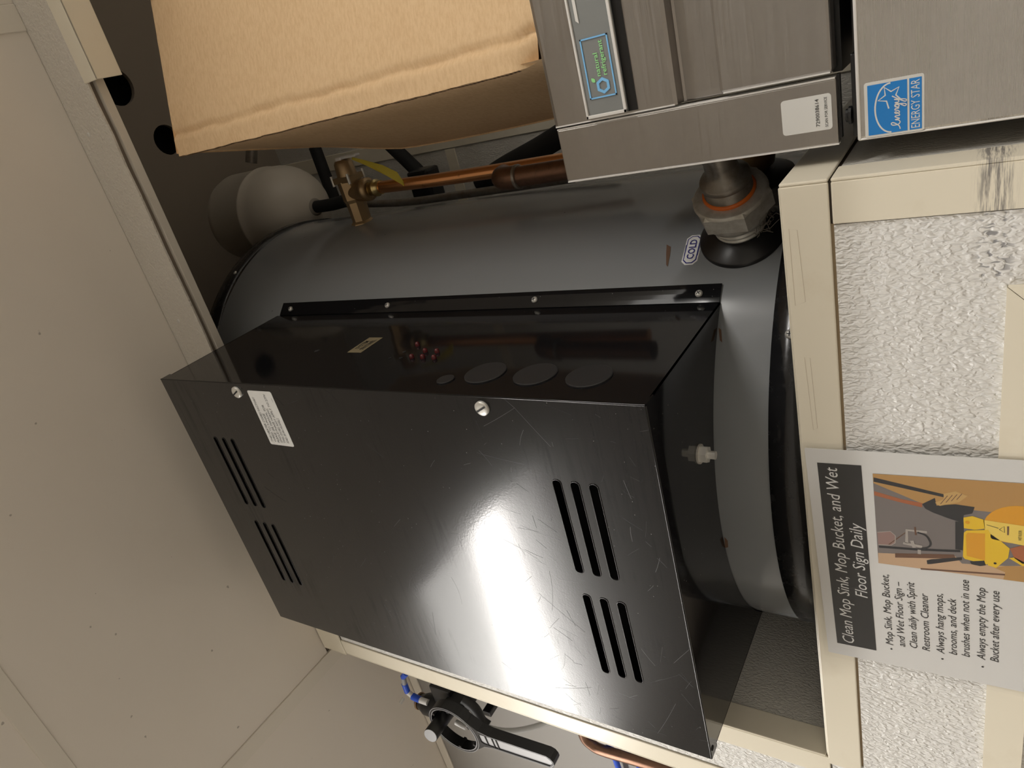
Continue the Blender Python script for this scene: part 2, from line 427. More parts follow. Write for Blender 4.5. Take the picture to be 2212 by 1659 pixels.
# outer shell of the room
b = MB(); b.box((-3.25, -2.6, FL), (-3.2, 1.6, ZC), 'room_wall'); struct('wall_left', b, 'pale wall at the far left of the room', 'wall')
b = MB(); b.box((2.4, -2.6, FL), (2.45, 1.6, ZN), 'room_wall'); struct('wall_right', b, 'pale wall at the far right of the room', 'wall')
b = MB(); b.box((-3.2, -2.65, FL), (2.4, -2.6, ZC), 'room_wall'); struct('wall_rear', b, 'pale wall facing the heater niche', 'wall')
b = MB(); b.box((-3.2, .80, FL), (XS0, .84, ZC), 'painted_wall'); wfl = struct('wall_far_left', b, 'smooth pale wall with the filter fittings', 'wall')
q = MB(); q.box((-3.2, .795, ZC - .028), (XS0 - .002, .80, ZC - .003), 'seam_strip', .001, 1); struct('cove_strip', q, parent=wfl)
# back wall of the niche with cover strips
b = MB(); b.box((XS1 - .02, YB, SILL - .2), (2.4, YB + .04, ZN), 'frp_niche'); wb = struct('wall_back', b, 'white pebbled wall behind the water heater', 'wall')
q = MB(); q.box((-.175, YB - .004, SILL), (-.135, YB, ZN), 'cream_trim', .001, 1); struct('cover_strip', q, parent=wb)
q = MB(); q.box((XS1, YB - .003, 1.095), (-.177, YB, 1.125), 'cream_trim', .001, 1); struct('cover_strip', q, parent=wb)
q = MB(); q.box((-.133, YB - .003, 1.095), (1.2, YB, 1.125), 'cream_trim', .001, 1); struct('cover_strip', q, parent=wb)
# niche ceiling with two round pipe holes
h1 = onZ(252, 188, ZN); h2 = onZ(362, 302, ZN)
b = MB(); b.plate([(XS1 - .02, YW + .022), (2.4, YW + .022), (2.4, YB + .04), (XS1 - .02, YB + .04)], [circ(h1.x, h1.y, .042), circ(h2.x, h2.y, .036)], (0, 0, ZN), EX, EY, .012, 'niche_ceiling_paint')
b.box((XS1 - .02, YW + .022, ZN + .07), (2.4, YB + .04, ZN + .08), 'dark_hole'); 
for x0, x1, y0, y1 in ((XS1 - .02, 2.4, YW + .022, YW + .03), (XS1 - .02, 2.4, YB + .03, YB + .04)): b.box((x0, y0, ZN + .012), (x1, y1, ZN + .07), 'dark_hole')
struct('ceiling_niche', b, 'dark ceiling above the heater with two round holes', 'ceiling')
# low front wall (core and pebbled sheet), platform
b = MB(); b.box((XS0, YW + .003, FL), (XR - .003, YB, SILL - .002), 'raw_wood'); struct('floor_platform', b, 'boxed-in platform carrying the water heater', 'platform')
b = MB(); b.plate([(XS0, FL), (XR - .037, FL), (XR - .037, SILL - .041), (XS1 - .002, SILL - .041), (XS1 - .002, SILL - .003), (XS1 - .037, SILL - .003), (XS1 - .037, 1.098), (XS0 + .037, 1.098), (XS0 + .037, SILL), (XS0, SILL)], [], (0, YW + .0015, 0), EX, EZ, .0025, 'frp_white')
wf = struct('wall_front', b, 'white pebbled wall below the water heater', 'wall')
q = MB(); q.box((XS1, YW - .0008, SILL - .0415), (XR - .036, YW + .001, SILL - .0385), 'caulk'); struct('caulk_line', q, parent=wf)
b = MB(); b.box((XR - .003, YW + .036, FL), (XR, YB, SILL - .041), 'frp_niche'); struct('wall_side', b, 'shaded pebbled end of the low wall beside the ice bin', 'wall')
# stub wall left of the heater
b = MB(); b.box((XS0 + .003, YW + .003, SILL - .002), (XS1 - .003, YB, ZN), 'raw_wood')
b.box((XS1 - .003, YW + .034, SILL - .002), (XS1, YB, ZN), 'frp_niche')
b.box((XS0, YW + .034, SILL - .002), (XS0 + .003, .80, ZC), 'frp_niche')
struct('wall_stub', b, 'white pebbled stub wall left of the water heater', 'wall')
# trims (plastic angles)
def angle_trim(n, a, legs, label, mt='cream_trim'):
    q = MB()
    for lo, hi in legs: q.box(lo, hi, mt, .0012, 2)
    o = struct('trim_%d' % n, q, label, 'trim'); return o
t = .0035
T1 = angle_trim(1, 0, [((XS1 - .012, YW - t, SILL - .0385), (XR, YW, SILL)), ((XS1, YW - .001, SILL - .0005), (XR - .001, YW + .034, SILL + .002)), ((XR, YW - t, SILL - .0385), (XR + .003, YB - .3, SILL + .0005))], 'cream plastic angle along the top edge of the low wall')
SC = [((XR - .036, YW - t, FL + .01), (XR, YW, SILL - .0405)), ((XR, YW - t, FL + .01), (XR + .003, YW + .036, SILL - .0405))]
angle_trim(2, 0, SC, 'scuffed cream corner angle beside the ice bin', 'cream_trim_scuffed')
angle_trim(3, 0, [((XS1 - .036, YW - t, SILL - .002), (XS1, YW, 1.10)), ((XS1, YW - t, SILL + .0025), (XS1 + .003, YW + .036, 1.10))], 'cream corner angle on the stub wall right edge')
angle_trim(4, 0, [((XS0, YW - t, FL + .01), (XS0 + .036, YW, 1.10)), ((XS0 - .003, YW - t, FL + .01), (XS0, YW + .036, 1.10))], 'cream corner angle on the stub wall left edge')
angle_trim(5, 0, [((XS0 - .004, YW - .004, 1.1015), (XS1 - .02, YW, ZC - .003)), ((XS0 - .007, YW - .004, 1.1015), (XS0 - .004, YW + .05, ZC - .003))], 'short flat cream strip where the stub wall meets the ceiling')
for loop in ([(1704, 495), (1722, 497), (1740, 652), (1718, 660)], [(1738, 772), (1750, 773), (1766, 925), (1757, 928)]):
    q = MB(); P_ = [onY(u, v, YW - .0035) for u, v in loop]
    q.stroke([(p.x, p.z) for p in P_], .00035, (0, YW - .0035, 0), EX, EZ, 'residue', .0001, closed=True); struct('tape_residue', q, parent=T1)
# scuff on the corner angle: a dark rubbed patch with its own shape
m = M_SCUFF
zz = SILL - .0405 - (FL + .01)
zc = onY(2148, 400, YW).z - (FL + .01)
msk = band(m, SC_IN.outputs['Z'], zc - .012, zc + .010, .006)
st = noise(m, coord(m, (30, 30, 420)), 1.0, 4, 0.7)
msk2 = mul(m, msk, ramp(m, st, [(0.44, 0.0), (0.62, 0.85)]))
dd = noise(m, coord(m), 30, 4, 0.6)
cb = mixc(m, ramp(m, dd, [(0.6, 0.0), (0.85, 0.2)]), (0.84, 0.78, 0.64), (0.5, 0.4, 0.26))
setc(m, mixc(m, msk2, cb, (0.16, 0.15, 0.15)))
m = MATS['frp_white']
old = bsdf(m).inputs['Base Color'].links[0].from_socket
tc = N(m, 'ShaderNodeTexCoord'); sp3 = N(m, 'ShaderNodeSeparateXYZ'); L(m, tc.outputs['Object'], sp3.inputs[0])
xo = (XS0 + XR - .037) / 2; pa = onY(2148, 470, YW); pb = onY(2148, 600, YW)
st1 = mul(m, band(m, sp3.outputs['X'], pb.x - xo, pa.x - xo + .02, .004), band(m, sp3.outputs['Z'], pa.z - FL - .012, pa.z - FL + .010, .007))
st2 = ramp(m, noise(m, coord(m, (1.6, 1, .85)), 185, 1.5, 0.45, 0.6), [(0.36, 1.0), (0.44, 0.0)])
setc(m, mixc(m, mul(m, mul(m, st1, st2), 0.75), old, (0.14, 0.14, 0.16)))
# frame of a flat cover on the low wall
zf = -.0105; xf = -.256
q = MB(); q.add([(XS0 + .04, YW - .006, zf), (xf, YW - .006, zf), (xf - .034, YW - .006, zf - .034), (XS0 + .04, YW - .006, zf - .034), (XS0 + .04, YW + .001, zf), (xf, YW + .001, zf), (xf - .034, YW + .001, zf - .034), (XS0 + .04, YW + .001, zf - .034)],
            [[0, 3, 2, 1], [0, 1, 5, 4], [1, 2, 6, 5], [2, 3, 7, 6], [3, 0, 4, 7], [4, 5, 6, 7]], 'cream_trim'); struct('trim_6', q, 'horizontal cream frame strip with mitred end on the low wall', 'trim')
q = MB(); q.add([(xf, YW - .006, zf - .0008), (xf, YW - .006, -.6), (xf - .034, YW - .006, -.6), (xf - .034, YW - .006, zf - .0348), (xf, YW + .001, zf - .0008), (xf, YW + .001, -.6), (xf - .034, YW + .001, -.6), (xf - .034, YW + .001, zf - .0348)],
            [[0, 3, 2, 1], [0, 1, 5, 4], [1, 2, 6, 5], [2, 3, 7, 6], [3, 0, 4, 7], [4, 5, 6, 7]], 'cream_trim'); struct('trim_7', q, 'upright cream frame strip with mitred top on the low wall', 'trim')
# header above the opening: textured sheet with a rough lower edge on a board
low = [(XS1 - .02 + i * .045, 1.082 + random.uniform(-.0016, .0016)) for i in range(74)]
b = MB(); b.plate([(low[-1][0], ZC - .001), (XS1 - .02, ZC - .001)] + low, [], (0, YW + .0008, 0), EX, EZ, .003, 'frp_header')
b.box((XS1 - .02, YW + .004, 1.088), (2.4, YW + .022, ZN + .05), 'raw_wood')
b.box((XS1 - .02, YW + .009, 1.080), (2.4, YW + .022, 1.088), 'seam_strip')
wh = struct('wall_header', b, 'stippled header strip under the ceiling above the heater', 'wall')
q = MB(); q.box((XS1 - .02, YW - .0015, ZC - .0025), (1.4, YW + .001, ZC - .0002), 'seam_strip', .0005, 1); struct('caulk_bead', q, parent=wh)
hx = onY(191, 180, YW).x
q = MB(); q.box((hx, YW - .004, 1.052), (2.3, YW - .0022, 1.087), 'cream_trim', .0008, 1); q.box((hx, YW - .004, 1.052), (2.3, YW + .036, 1.0545), 'cream_trim', .0008, 1)
struct('trim_8', q, 'cream angle on the header cut short above the cardboard box', 'trim')
for p in ((192, 291), (386, 693)):
    c_ = onY(*p, YW - .002); q = MB(); q.lathe((c_.x, YW - .002, c_.z), (0, -1, 0), [(0, .0035), (.0012, .0032), (.0018, .0012)], 'screw_zinc', 12); struct('screw', q, parent=wh)

# ------------------------------------------------------------------ ceiling lights
def light(x0, x1, y0, y1, label, dp=.022):
    o = thing('ceiling_light', ((x0 + x1) / 2, (y0 + y1) / 2, ZC - .024 - dp), label, 'light', 'long wraparound ceiling lights')
    q = MB(); q.box((x0, y0, ZC - .018), (x1, y1, ZC - .003), 'light_frame', .002)
    for xa, xb in ((x0 - .008, x0 + .004), (x1 - .004, x1 + .008)): q.box((xa, y0 - .004, ZC - .024 - dp), (xb, y1 + .004, ZC - .003), 'light_frame', .002)
    finish('housing', q, o)
    yc, hw = (y0 + y1) / 2, (y1 - y0) / 2
    pr = [(yc - hw, ZC - .018)] + [(yc - hw * math.copysign(abs(math.cos(a)) ** .5, math.cos(a)), ZC - .020 - dp * math.sin(a) ** .6) for a in [math.pi * k / 16 for k in range(1, 16)]] + [(yc + hw, ZC - .018)]
    vs = [(x0 + .004, y, z) for y, z in pr] + [(x1 - .004, y, z) for y, z in pr]; n = len(pr)
    q = MB(); q.add(vs, [[k, k + 1, k + 1 + n, k + n] for k in range(n - 1)], 'light_diffuser', True); finish('lens', q, o)
light(-2.31, -1.098, -.46, .10, 'long lit ceiling fixture mirrored in the black control box')
light(.72, 1.94, -.46, .10, 'long lit ceiling fixture to the right outside the picture', .075)

# ================================================================== WATER HEATER
HC = Vector((-.544, .978, 0)); HR = .331
heater = thing('water_heater', (HC.x, HC.y, SILL), 'large grey cylindrical water heater with black control box standing on the platform', 'water heater')
q = MB(); q.lathe((HC.x, HC.y, .19), EZ, [(0, HR), (1.008, HR)], 'grey_enamel', 128); finish('jacket', q, heater)
q = MB(); q.lathe((HC.x, HC.y, SILL), EZ, [(0, HR - .02), (0, HR + .002), (.041, HR + .002), (.0415, HR - .002)], 'black_band', 128)
band_ = finish('bottom_band', q, heater)
q = MB(); q.lathe((HC.x, HC.y, 1.193), EZ, [(0, HR - .002), (0, HR + .003), (.036, HR + .003), (.040, HR), (.052, .0)], 'black_band', 128)
rim_ = finish('top_rim', q, heater)
def radial(p): r = Vector((p[0] - HC.x, p[1] - HC.y, 0)).normalized(); return r
def pan_screw(o, ax, r, mt='screw_zinc', cross=True, name='screw', parent=None, rot=0.0):
    q = MB(); q.lathe(o, ax, [(0, r), (r * .18, r), (r * .55, r * .72), (r * .7, r * .35), (r * .72, 0.0)] if cross else [(0, r), (r * .30, r), (r * .42, r * .86), (r * .46, r * .5), (r * .47, 0.0)], mt, 24)
    ax = Vector(ax).normalized(); e1 = (EZ - ax * EZ.dot(ax)).normalized(); e2 = ax.cross(e1)
    c, s_ = math.cos(rot), math.sin(rot); a1 = e1 * c + e2 * s_; a2 = -e1 * s_ + e2 * c
    for k, (d1, d2) in enumerate(((a1, a2), (a2, a1)) if cross else ((a1, a2),)):
        w = r * .13; l = r * (.55 if cross else .86); h = r * .74
        O = Vector(o) + ax * (h if cross else r * .49)
        q.add([O - d1 * l - d2 * w, O + d1 * l - d2 * w, O + d1 * l + d2 * w, O - d1 * l + d2 * w], [[0, 1, 2, 3]], 'screw_slot')
    return finish(name, q, parent)
for zz_, ang, par, rr in ((.1855, None, band_, .0055),):
    p = Vector((-.339, .72, .1855)); r = radial(p); pan_screw(HC + r * (HR + .002) + EZ * .1755, r, .0052, parent=band_)
p = Vector((-.258, .825, 0)); r = radial(p); pan_screw(HC + r * (HR + .003) + EZ * 1.209, r, .004, parent=rim_)
r = radial((-.86, .84)); 
# --- control box
BX0, BX1, BY, BZ0, BZ1 = -.787, -.309, .508, .254, 1.032
t = .0016
def cyl_y(x, R=HR + .0012): return HC.y - math.sqrt(max(R * R - (x - HC.x) ** 2, 0))
arc = [(BX0 + (BX1 - BX0) * k / 40, cyl_y(BX0 + (BX1 - BX0) * k / 40)) for k in range(41)]
q = MB()
q.plate([(BX0, BY + .004), (BX1, BY + .004)] + arc[::-1], [], (0, 0, BZ0), EX, EY, t, 'black_gloss')
q.plate([(BX0, BY + .004), (BX1, BY + .004)] + arc[::-1], [], (0, 0, BZ1 - .004), EX, EY, t, 'black_gloss')
q.box((BX1 - t, BY + .004, BZ0), (BX1, cyl_y(BX1), BZ1 - .002), 'black_gloss')
q.box((BX0, BY + .004, BZ0), (BX0 + t, cyl_y(BX0), BZ1 - .002), 'black_gloss')
box_ = finish('control_box', q, heater); box_['label'] = 'glossy black sheet metal control box'
# flanges hugging the jacket
for sgn, x0 in ((1, BX1), (-1, BX0)):
    q = MB(); a0 = math.atan2(cyl_y(x0) - HC.y, x0 - HC.x)
    vs = []; K = 4
    for k in range(K + 1):
        a = a0 + sgn * (.070 * k / K) ; 
        for z in (BZ0 + .001, BZ1 - .010):
            for R in (HR + .0008, HR + .0026): vs.append((HC.x + R * math.cos(a), HC.y + R * math.sin(a), z))
    fs = []
    for k in range(K):
        A = 4 * k; B = A + 4
        fs += [[A, A + 2, B + 2, B], [A + 1, B + 1, B + 3, A + 3], [A, B, B + 1, A + 1], [A + 2, A + 3, B + 3, B + 2]]
    fs += [[0, 1, 3, 2], [4 * K, 4 * K + 2, 4 * K + 3, 4 * K + 1]]
    q.add(vs, fs, 'black_gloss'); finish('flange', q, box_)
    if sgn == 1:
        a = a0 + .034; r = Vector((math.cos(a), math.sin(a), 0))
        for z in (.998, .771, .504, .280): pan_screw(HC + r * (HR + .0026) + EZ * z, r, .0045, parent=box_, rot=random.random())
# front cover with louvre slots
slots = []
for x0, x1 in ((-.530, -.404), (-.687, -.562)):
    for z in (.963, .942, .921): slots.append(rrect(x0, z - .0040, x1, z + .0040, .0035, 3))
    for z in (.369, .3475, .326): slots.append(rrect(x0, z - .0052, x1, z + .0052, .0045, 3))
q = MB(); q.plate(rrect(BX0 - .001, BZ0 - .001, BX1 + .001, BZ1, .0015, 2), slots, (0, BY + .0016, 0), EX, EZ, .0016, 'black_cover')
LIP = .016
q.box((BX1, BY + .0015, BZ0 - .001), (BX1 + .0012, BY + LIP, BZ1), 'black_gloss'); q.box((BX0 - .0012, BY + .0015, BZ0 - .001), (BX0, BY + LIP, BZ1), 'black_gloss')
q.box((BX0 - .001, BY + .0015, BZ0 - .0014), (BX1 + .001, BY + LIP + .004, BZ0), 'black_gloss'); q.box((BX0 - .001, BY + .0015, BZ1 - .0015), (BX1 + .001, BY + LIP, BZ1), 'black_gloss')
q.tube([(BX1 + .0004, BY + .0009, BZ0 - .0006), (BX1 + .0004, BY + .0009, BZ1)], .0012, 'black_gloss', 10, 1)
q.tube([(BX0, BY + .0009, BZ0 - .0006), (BX1, BY + .0009, BZ0 - .0006)], .0012, 'black_gloss', 10, 1)
cover = finish('cover', q, box_); cover['label'] = 'scratched black front cover with louvre slots'
for sl in slots:
    q = MB(); lp = [Vector((x, BY - .0001, z)) for x, z in sl]; q.tube(lp + [lp[0]], .0006, 'black_gloss', 6, 1); finish('slot_rim', q, box_)
q = MB(); q.box((BX0 + .01, BY + .05, BZ0 + .01), (BX1 - .01, BY + .055, BZ1 - .01), 'dark_hole'); finish('backing_plate', q, box_)
q = MB(); q.box((-.70, BY + .022, .905), (-.655, BY + .045, .935), 'kraft', .002); finish('terminal_block', q, box_)
for z in (.853, .437): pan_screw((-.3215, BY, z), (0, -1, 0), .0085, cross=False, name='cover_screw', parent=box_, rot=.5)
# fine scratches, hairline flat marks on the cover
rs = random.Random(11); q = MB()
for k in range(150):
    lowp = rs.random() < .75
    x = rs.uniform(BX0 + .01, BX1 - .01); z = rs.uniform(BZ0 + .005, BZ0 + .20) if lowp else rs.uniform(BZ0 + .15, BZ1 - .1)
    a = rs.gauss(1.0 if rs.random() < .6 else -.6, .5); l = rs.uniform(.004, .03) if rs.random() < .85 else rs.uniform(.04, .09)
    c = rs.gauss(0, .08); pts = []
    for j in range(6):
        t_ = j / 5; pts.append((min(max(x + math.cos(a + c * t_) * l * t_, BX0), BX1), min(max(z + math.sin(a + c * t_) * l * t_, BZ0), BZ1)))
    if any(min(p[0] for p in sl) - .003 < x_ < max(p[0] for p in sl) + .003 and min(p[1] for p in sl) - .002 < z_ < max(p[1] for p in sl) + .002 for sl in slots for x_, z_ in pts): continue
    q.stroke(pts, rs.uniform(.0002, .00042), (0, BY, 0), EX, EZ, 'scratch_dark' if rs.random() < .45 else 'scratch_pale', .00006)
o_ = finish('scratch_marks', q, box_); o_['kind'] = 'stuff'
# stickers on the cover
def sheet(q, o, ex, ey, w, h, r, mt, lift=0.0002): q.poly(rrect(0, 0, w, h, r), o, ex, ey, mt, lift)
q = MB(); o_ = Vector((-.404, BY - .0002, .780)); q.plate(rrect(0, 0, .086, .050, .003), [], o_, EX, EZ, .0003, 'label_white')
for i, tx in enumerate(('THIS HEATER COMES FACTORY', 'WIRED TO 3-PHASE', 'PLEASE SEE MANUAL FOR', 'SINGLE PHASE WIRING', 'THIS DOES NOT APPLY TO 277V', 'AND 3KW MODELS')):
    q.text(tx, o_ + EX * .005 + EZ * (.0405 - i * .0066), EX, EZ, 'print_grey', width=len(tx) * .00285, height=.0043, lift=.0006)
q.text('194087', o_ + EX * .070 + EZ * .003, EX, EZ, 'print_grey', height=.0016, lift=.0006)
finish('notice_label', q, box_)['label'] = 'white notice label with grey capitals'
# right face of the box: knockouts, indicator lamps, label (frame: ex = +Y, ey = +Z, normal +X)
XF = BX1
def kn(y, z, r):
    q = MB(); q.lathe((XF, y, z), EX, [(0, r), (.0012, r), (.0016, r - .0008)], 'knockout_black', 40, smooth=False); finish('knockout', q, box_)
for z in (.463, .398, .334): kn(.560, z, .0245)
kn(.5415, .5065, .0105)
for y, z in ((.629, .617), (.611, .590), (.610, .570), (.594, .599), (.594, .581), (.593, .562)):
    q = MB(); q.lathe((XF, y, z), EX, [(0, .0032), (.003, .0031), (.0048, .0022), (.0055, 0.0)], 'led_red', 14); finish('indicator_light', q, box_)
for y, z in ((.610, .625), (.592, .635), (.593, .617)):
    q = MB(); q.lathe((XF, y, z), EX, [(0, .0026), (.0003, .0026)], 'dark_hole', 14); finish('lamp_hole', q, box_)
q = MB(); q.lathe((XF, .61, .791), EX, [(0, .0040), (.0004, .0038)], 'knockout_black', 16); finish('lamp_hole', q, box_)
q = MB(); o_ = Vector((XF + .0001, .606, .700)); q.plate([(0, 0), (.047, 0), (.047, .026), (0, .026)], [], o_, EY, EZ, .0003, 'gold_label')
for i, tx in enumerate(('SYSTEM', 'SENTINEL')):
    q.text(tx, o_ + EY * .0235 + EZ * (.0145 - i * .0105), EY, EZ, 'print_black', width=.024 if i == 0 else .030, height=.0078, lift=.0005, align='CENTER', bold=.015)
finish('name_label', q, box_)['label'] = 'small gold label reading SYSTEM SENTINEL'
# stud with nut under the box
q = MB(); o_ = Vector((-.430, .615, BZ0)); q.lathe(o_, -EZ, [(0, .011), (.002, .011)], 'galvanised', 20); q.lathe(o_, -EZ, [(.002, .0095), (.010, .0095)], 'screw_zinc', 6, smooth=False); q.lathe(o_, -EZ, [(.010, .0045), (.018, .0045)], 'screw_zinc', 14); finish('ground_stud', q, box_)
q = MB(); q.lathe((BX0 + .012, BY + .006, BZ0 - .0014), -EZ, [(0, .0035), (.0006, .0033)], 'dark_hole', 14); finish('edge_hole', q, box_)
# COLD sticker on the jacket, curved with it
cA = Vector((-.264, .802, .300)); a0 = math.atan2(cA.y - HC.y, cA.x - HC.x)
def curved(q, pts, mt, lift):
    vs = []
    for x, z in pts:
        a = a0 + x / HR; R = HR + lift; vs.append((HC.x + R * math.cos(a), HC.y + R * math.sin(a), cA.z + z))
    q.add(vs, [list(range(len(vs)))], mt)
def octo(w, h, c): return [(-w + c, -h), (w - c, -h), (w, -h + c), (w, h - c), (w - c, h), (-w + c, h), (-w, h - c), (-w, -h + c)]
q = MB(); curved(q, octo(.0225, .0098, .005), 'label_white', .0004); curved(q, octo(.0205, .0082, .0045), 'print_navy', .0006); curved(q, octo(.0192, .0070, .0040), 'label_white', .0008)
tq = MB(); tq.text('COLD', (0, 0, 0), EX, EZ, 'print_navy', width=.029, height=.0085, lift=0, align='CENTER', bold=.012)
vs = []
for v in tq.v:
    a = a0 + v[0] / HR; R = HR + .0011; vs.append((HC.x + R * math.cos(a), HC.y + R * math.sin(a), cA.z + v[2] - .0042))
q.add(vs, tq.f, 'print_navy'); finish('cold_label', q, heater)['label'] = 'white sticker reading COLD in navy'
# smear and rust marks on the jacket
q = MB(); 
def oncyl(u, v):
    d = ray(u, v); A = d.x ** 2 + d.y ** 2; B = -2 * (d.x * HC.x + d.y * HC.y); C_ = HC.x ** 2 + HC.y ** 2 - (HR + .0005) ** 2
    return d * ((-B - math.sqrt(B * B - 4 * A * C_)) / (2 * A))
q.add([oncyl(*p) for p in ((1440, 528), (1449, 533), (1447, 552), (1442, 576), (1439, 572), (1439, 548))], [[0, 1, 2, 3, 4, 5]], 'rust'); finish('rust_streak', q, heater)
q = MB(); q.add([oncyl(*p) for p in ((1552, 708), (1558, 712), (1560, 740), (1555, 735))], [[0, 1, 2, 3]], 'rust'); finish('rust_spot', q, heater)
q = MB(); q.add([oncyl(*p) for p in ((1565, 1160), (1572, 1168), (1573, 1182), (1566, 1184))], [[0, 1, 2, 3]], 'rust'); finish('rust_spot', q, heater)

# ================================================================== COLD WATER UNION
o0 = Vector((-.254, .818, .243)); rd = radial(o0); o0 = HC + rd * HR + EZ * .243
un = thing('pipe_union', tuple(o0), 'big grey hexagonal pipe union with orange ring beside the COLD sticker', 'pipe fitting')
q = MB(); q.lathe(o0, rd, [(-.003, .050), (.0015, .050), (.0025, .049), (.009, .036), (.013, .030), (.0135, .028)], 'black_plastic', 64); finish('escutcheon', q, un)
q = MB(); q.lathe(o0, rd, [(.0, .027), (.014, .027), (.0145, .029), (.017, .029), (.0175, .027), (.020, .029), (.0225, .029), (.023, .027), (.026, .029), (.034, .029)], 'screw_zinc', 48); finish('threaded_nipple', q, un)
q = MB(); q.lathe(o0, rd, [(.030, .030), (.031, .0345), (.037, .0375), (.044, .0385)], 'galvanised', 48)
q.lathe(o0, rd, [(.040, .038), (.0425, .0445), (.062, .0445), (.0655, .0410)], 'galvanised', 6, smooth=False)
q.lathe(o0, rd, [(.0630, .0415), (.0658, .0405), (.0665, .0390), (.0665, .026)], 'galvanised', 48, caps=False); finish('hex_nut', q, un)
q = MB(); q.lathe(o0, rd, [(.064, .0272), (.0690, .0294), (.0712, .0287), (.0712, .024)], 'orange_ring', 48, caps=False); finish('gasket_ring', q, un)
q = MB(); q.lathe(o0, rd, [(.060, .0270), (.083, .0262), (.0835, .0250), (.0845, .0276), (.0885, .0276), (.0905, .0262), (.0945, .0185), (.108, .0165), (.112, .0165)], 'dull_pipe', 48); finish('tailpiece', q, un)
e = o0 + rd * .108
q = MB(); q.tube([e, e + rd * .010, e + rd * .018 + EZ * .004 + EX * .002, e + rd * .021 + EZ * .014 + EX * .006, e + rd * .021 + EZ * .034 + EX * .010], .0175, 'dull_pipe', 24, 6); finish('elbow', q, un)
q = MB(); q.tube([e + rd * .021 + EZ * .030 + EX * .010, e + rd * .021 + EZ * .075 + EX * .014, e + rd * .021 + EZ * .16 + EX * .018], .0145, 'brown_copper', 20, 6); finish('riser_pipe', q, un)
# lint caught on the fitting
q = MB(); ax2 = rd.cross(EZ).normalized()
rs = random.Random(3)
for k in range(46):
    a = rs.uniform(-2.6, -0.6); c_ = o0 + rd * rs.uniform(.016, .03) + (ax2 * math.cos(a) + EZ * math.sin(a)) * rs.uniform(.031, .036)
    pts = [c_]
    for j in range(3): pts.append(pts[-1] + Vector((rs.uniform(-1, 1), rs.uniform(-1, 1), rs.uniform(-1, 1))) * .006)
    q.tube(pts, .0003, 'lint', 4, 1)
ln = finish('lint_tuft', q, un); ln['kind'] = 'stuff'
# second valve further back on the heater
r1 = radial((-.21, .930)); p1 = HC + r1 * HR + EZ * .258
va = thing('drain_valve', tuple(p1), 'dark cast brass valve half hidden behind the ice machine corner', 'valve')
q = MB(); q.lathe(p1, r1, [(-.003, .052), (.003, .052), (.008, .040), (.010, .030)], 'black_rubber', 48); finish('escutcheon', q, va)
q = MB(); q.lathe(p1, r1, [(.004, .022), (.012, .024), (.016, .030), (.030, .033), (.046, .030), (.052, .024)], 'brass', 40); finish('valve_body', q, va)
q = MB(); q.lathe(p1, r1, [(.050, .026), (.062, .026)], 'brass', 6, smooth=False); finish('hex_end', q, va)

# ================================================================== RELIEF VALVE, DRAIN, TANK, PIPES
tb = Vector((-.2140, .955, .972))
rv = thing('relief_valve', tuple(tb), 'brass relief valve with yellow tag on the heater side', 'valve')
q = MB(); q.lathe(tb, EX, [(-.008, .022), (.0, .0215), (.004, .0175), (.038, .0185), (.044, .021), (.078, .022)], 'brass', 8, smooth=False)
q.lathe(tb, EX, [(.076, .030), (.086, .030)], 'brass', 4, smooth=False, ref=(0, 1, 1)); finish('valve_body', q, rv)
q = MB(); q.lathe(tb, EX, [(.086, .0185), (.108, .0170), (.113, .014), (.115, 0)], 'brass', 28); finish('bonnet', q, rv)
q = MB(); q.lathe(tb + EX * .056, -EZ, [(.0, .019), (.030, .0185), (.032, .0205), (.042, .0205), (.044, .016)], 'brass', 28); finish('outlet', q, rv)
lv = tb + EX * .117
q = MB(); q.box((lv.x - .002, lv.y - .007, lv.z - .040), (lv.x + .0025, lv.y + .007, lv.z + .008), 'lever_zinc', .0015, 2); q.box((lv.x - .012, lv.y - .008, lv.z - .004), (lv.x + .002, lv.y + .008, lv.z + .009), 'lever_zinc', .001, 1); finish('lever', q, rv)
q = MB()
tg = [onY(760, 342, .952), onY(790, 352, .949), onY(830, 368, .946), onY(862, 385, .944), onY(872, 398, .943)]
wd = [.0015, .004, .0085, .010, .003]
vs = [];
for p, w_ in zip(tg, wd): vs += [p + Vector((w_, .002, w_ * .25)), p + Vector((-w_, -.002, -w_ * .25))]
vs += [v + Vector((0, .0008, 0)) for v in vs]
fs = []
for k in range(4): fs += [[2 * k, 2 * k + 1, 2 * k + 3, 2 * k + 2], [10 + 2 * k, 10 + 2 * k + 2, 10 + 2 * k + 3, 10 + 2 * k + 1]]
q.add(vs, fs, 'yellow_tag'); finish('yellow_tag', q, rv)
for sx_, sy_ in ((1, 1), (1, -1), (-1, 1), (-1, -1)):
    c_ = tb + EX * .073 + Vector((0, sx_ * .0185, sy_ * .0185)) * 1.08; q = MB(); q.cyl(c_, c_ + EX * .018, .0026, 'screw_zinc', 8); finish('bolt', q, rv)
# drain line
d0 = tb + EX * .056 - EZ * .046
dl = thing('copper_pipe', (d0.x, d0.y, .45), 'bright copper drain pipe running down from the brass relief valve', 'pipe')
q = MB(); q.lathe(d0, -EZ, [(0, .0125), (.010, .0125), (.0105, .015), (.016, .015), (.0165, .0125), (.026, .0125)], 'bright_brass', 28); finish('compression_fitting', q, dl)
q = MB(); q.tube([d0 - EZ * .02, d0 - EZ * .20 + EX * -.004, Vector((d0.x - .006, d0.y + .01, .45))], .0108, 'copper', 24, 4); finish('tube', q, dl)
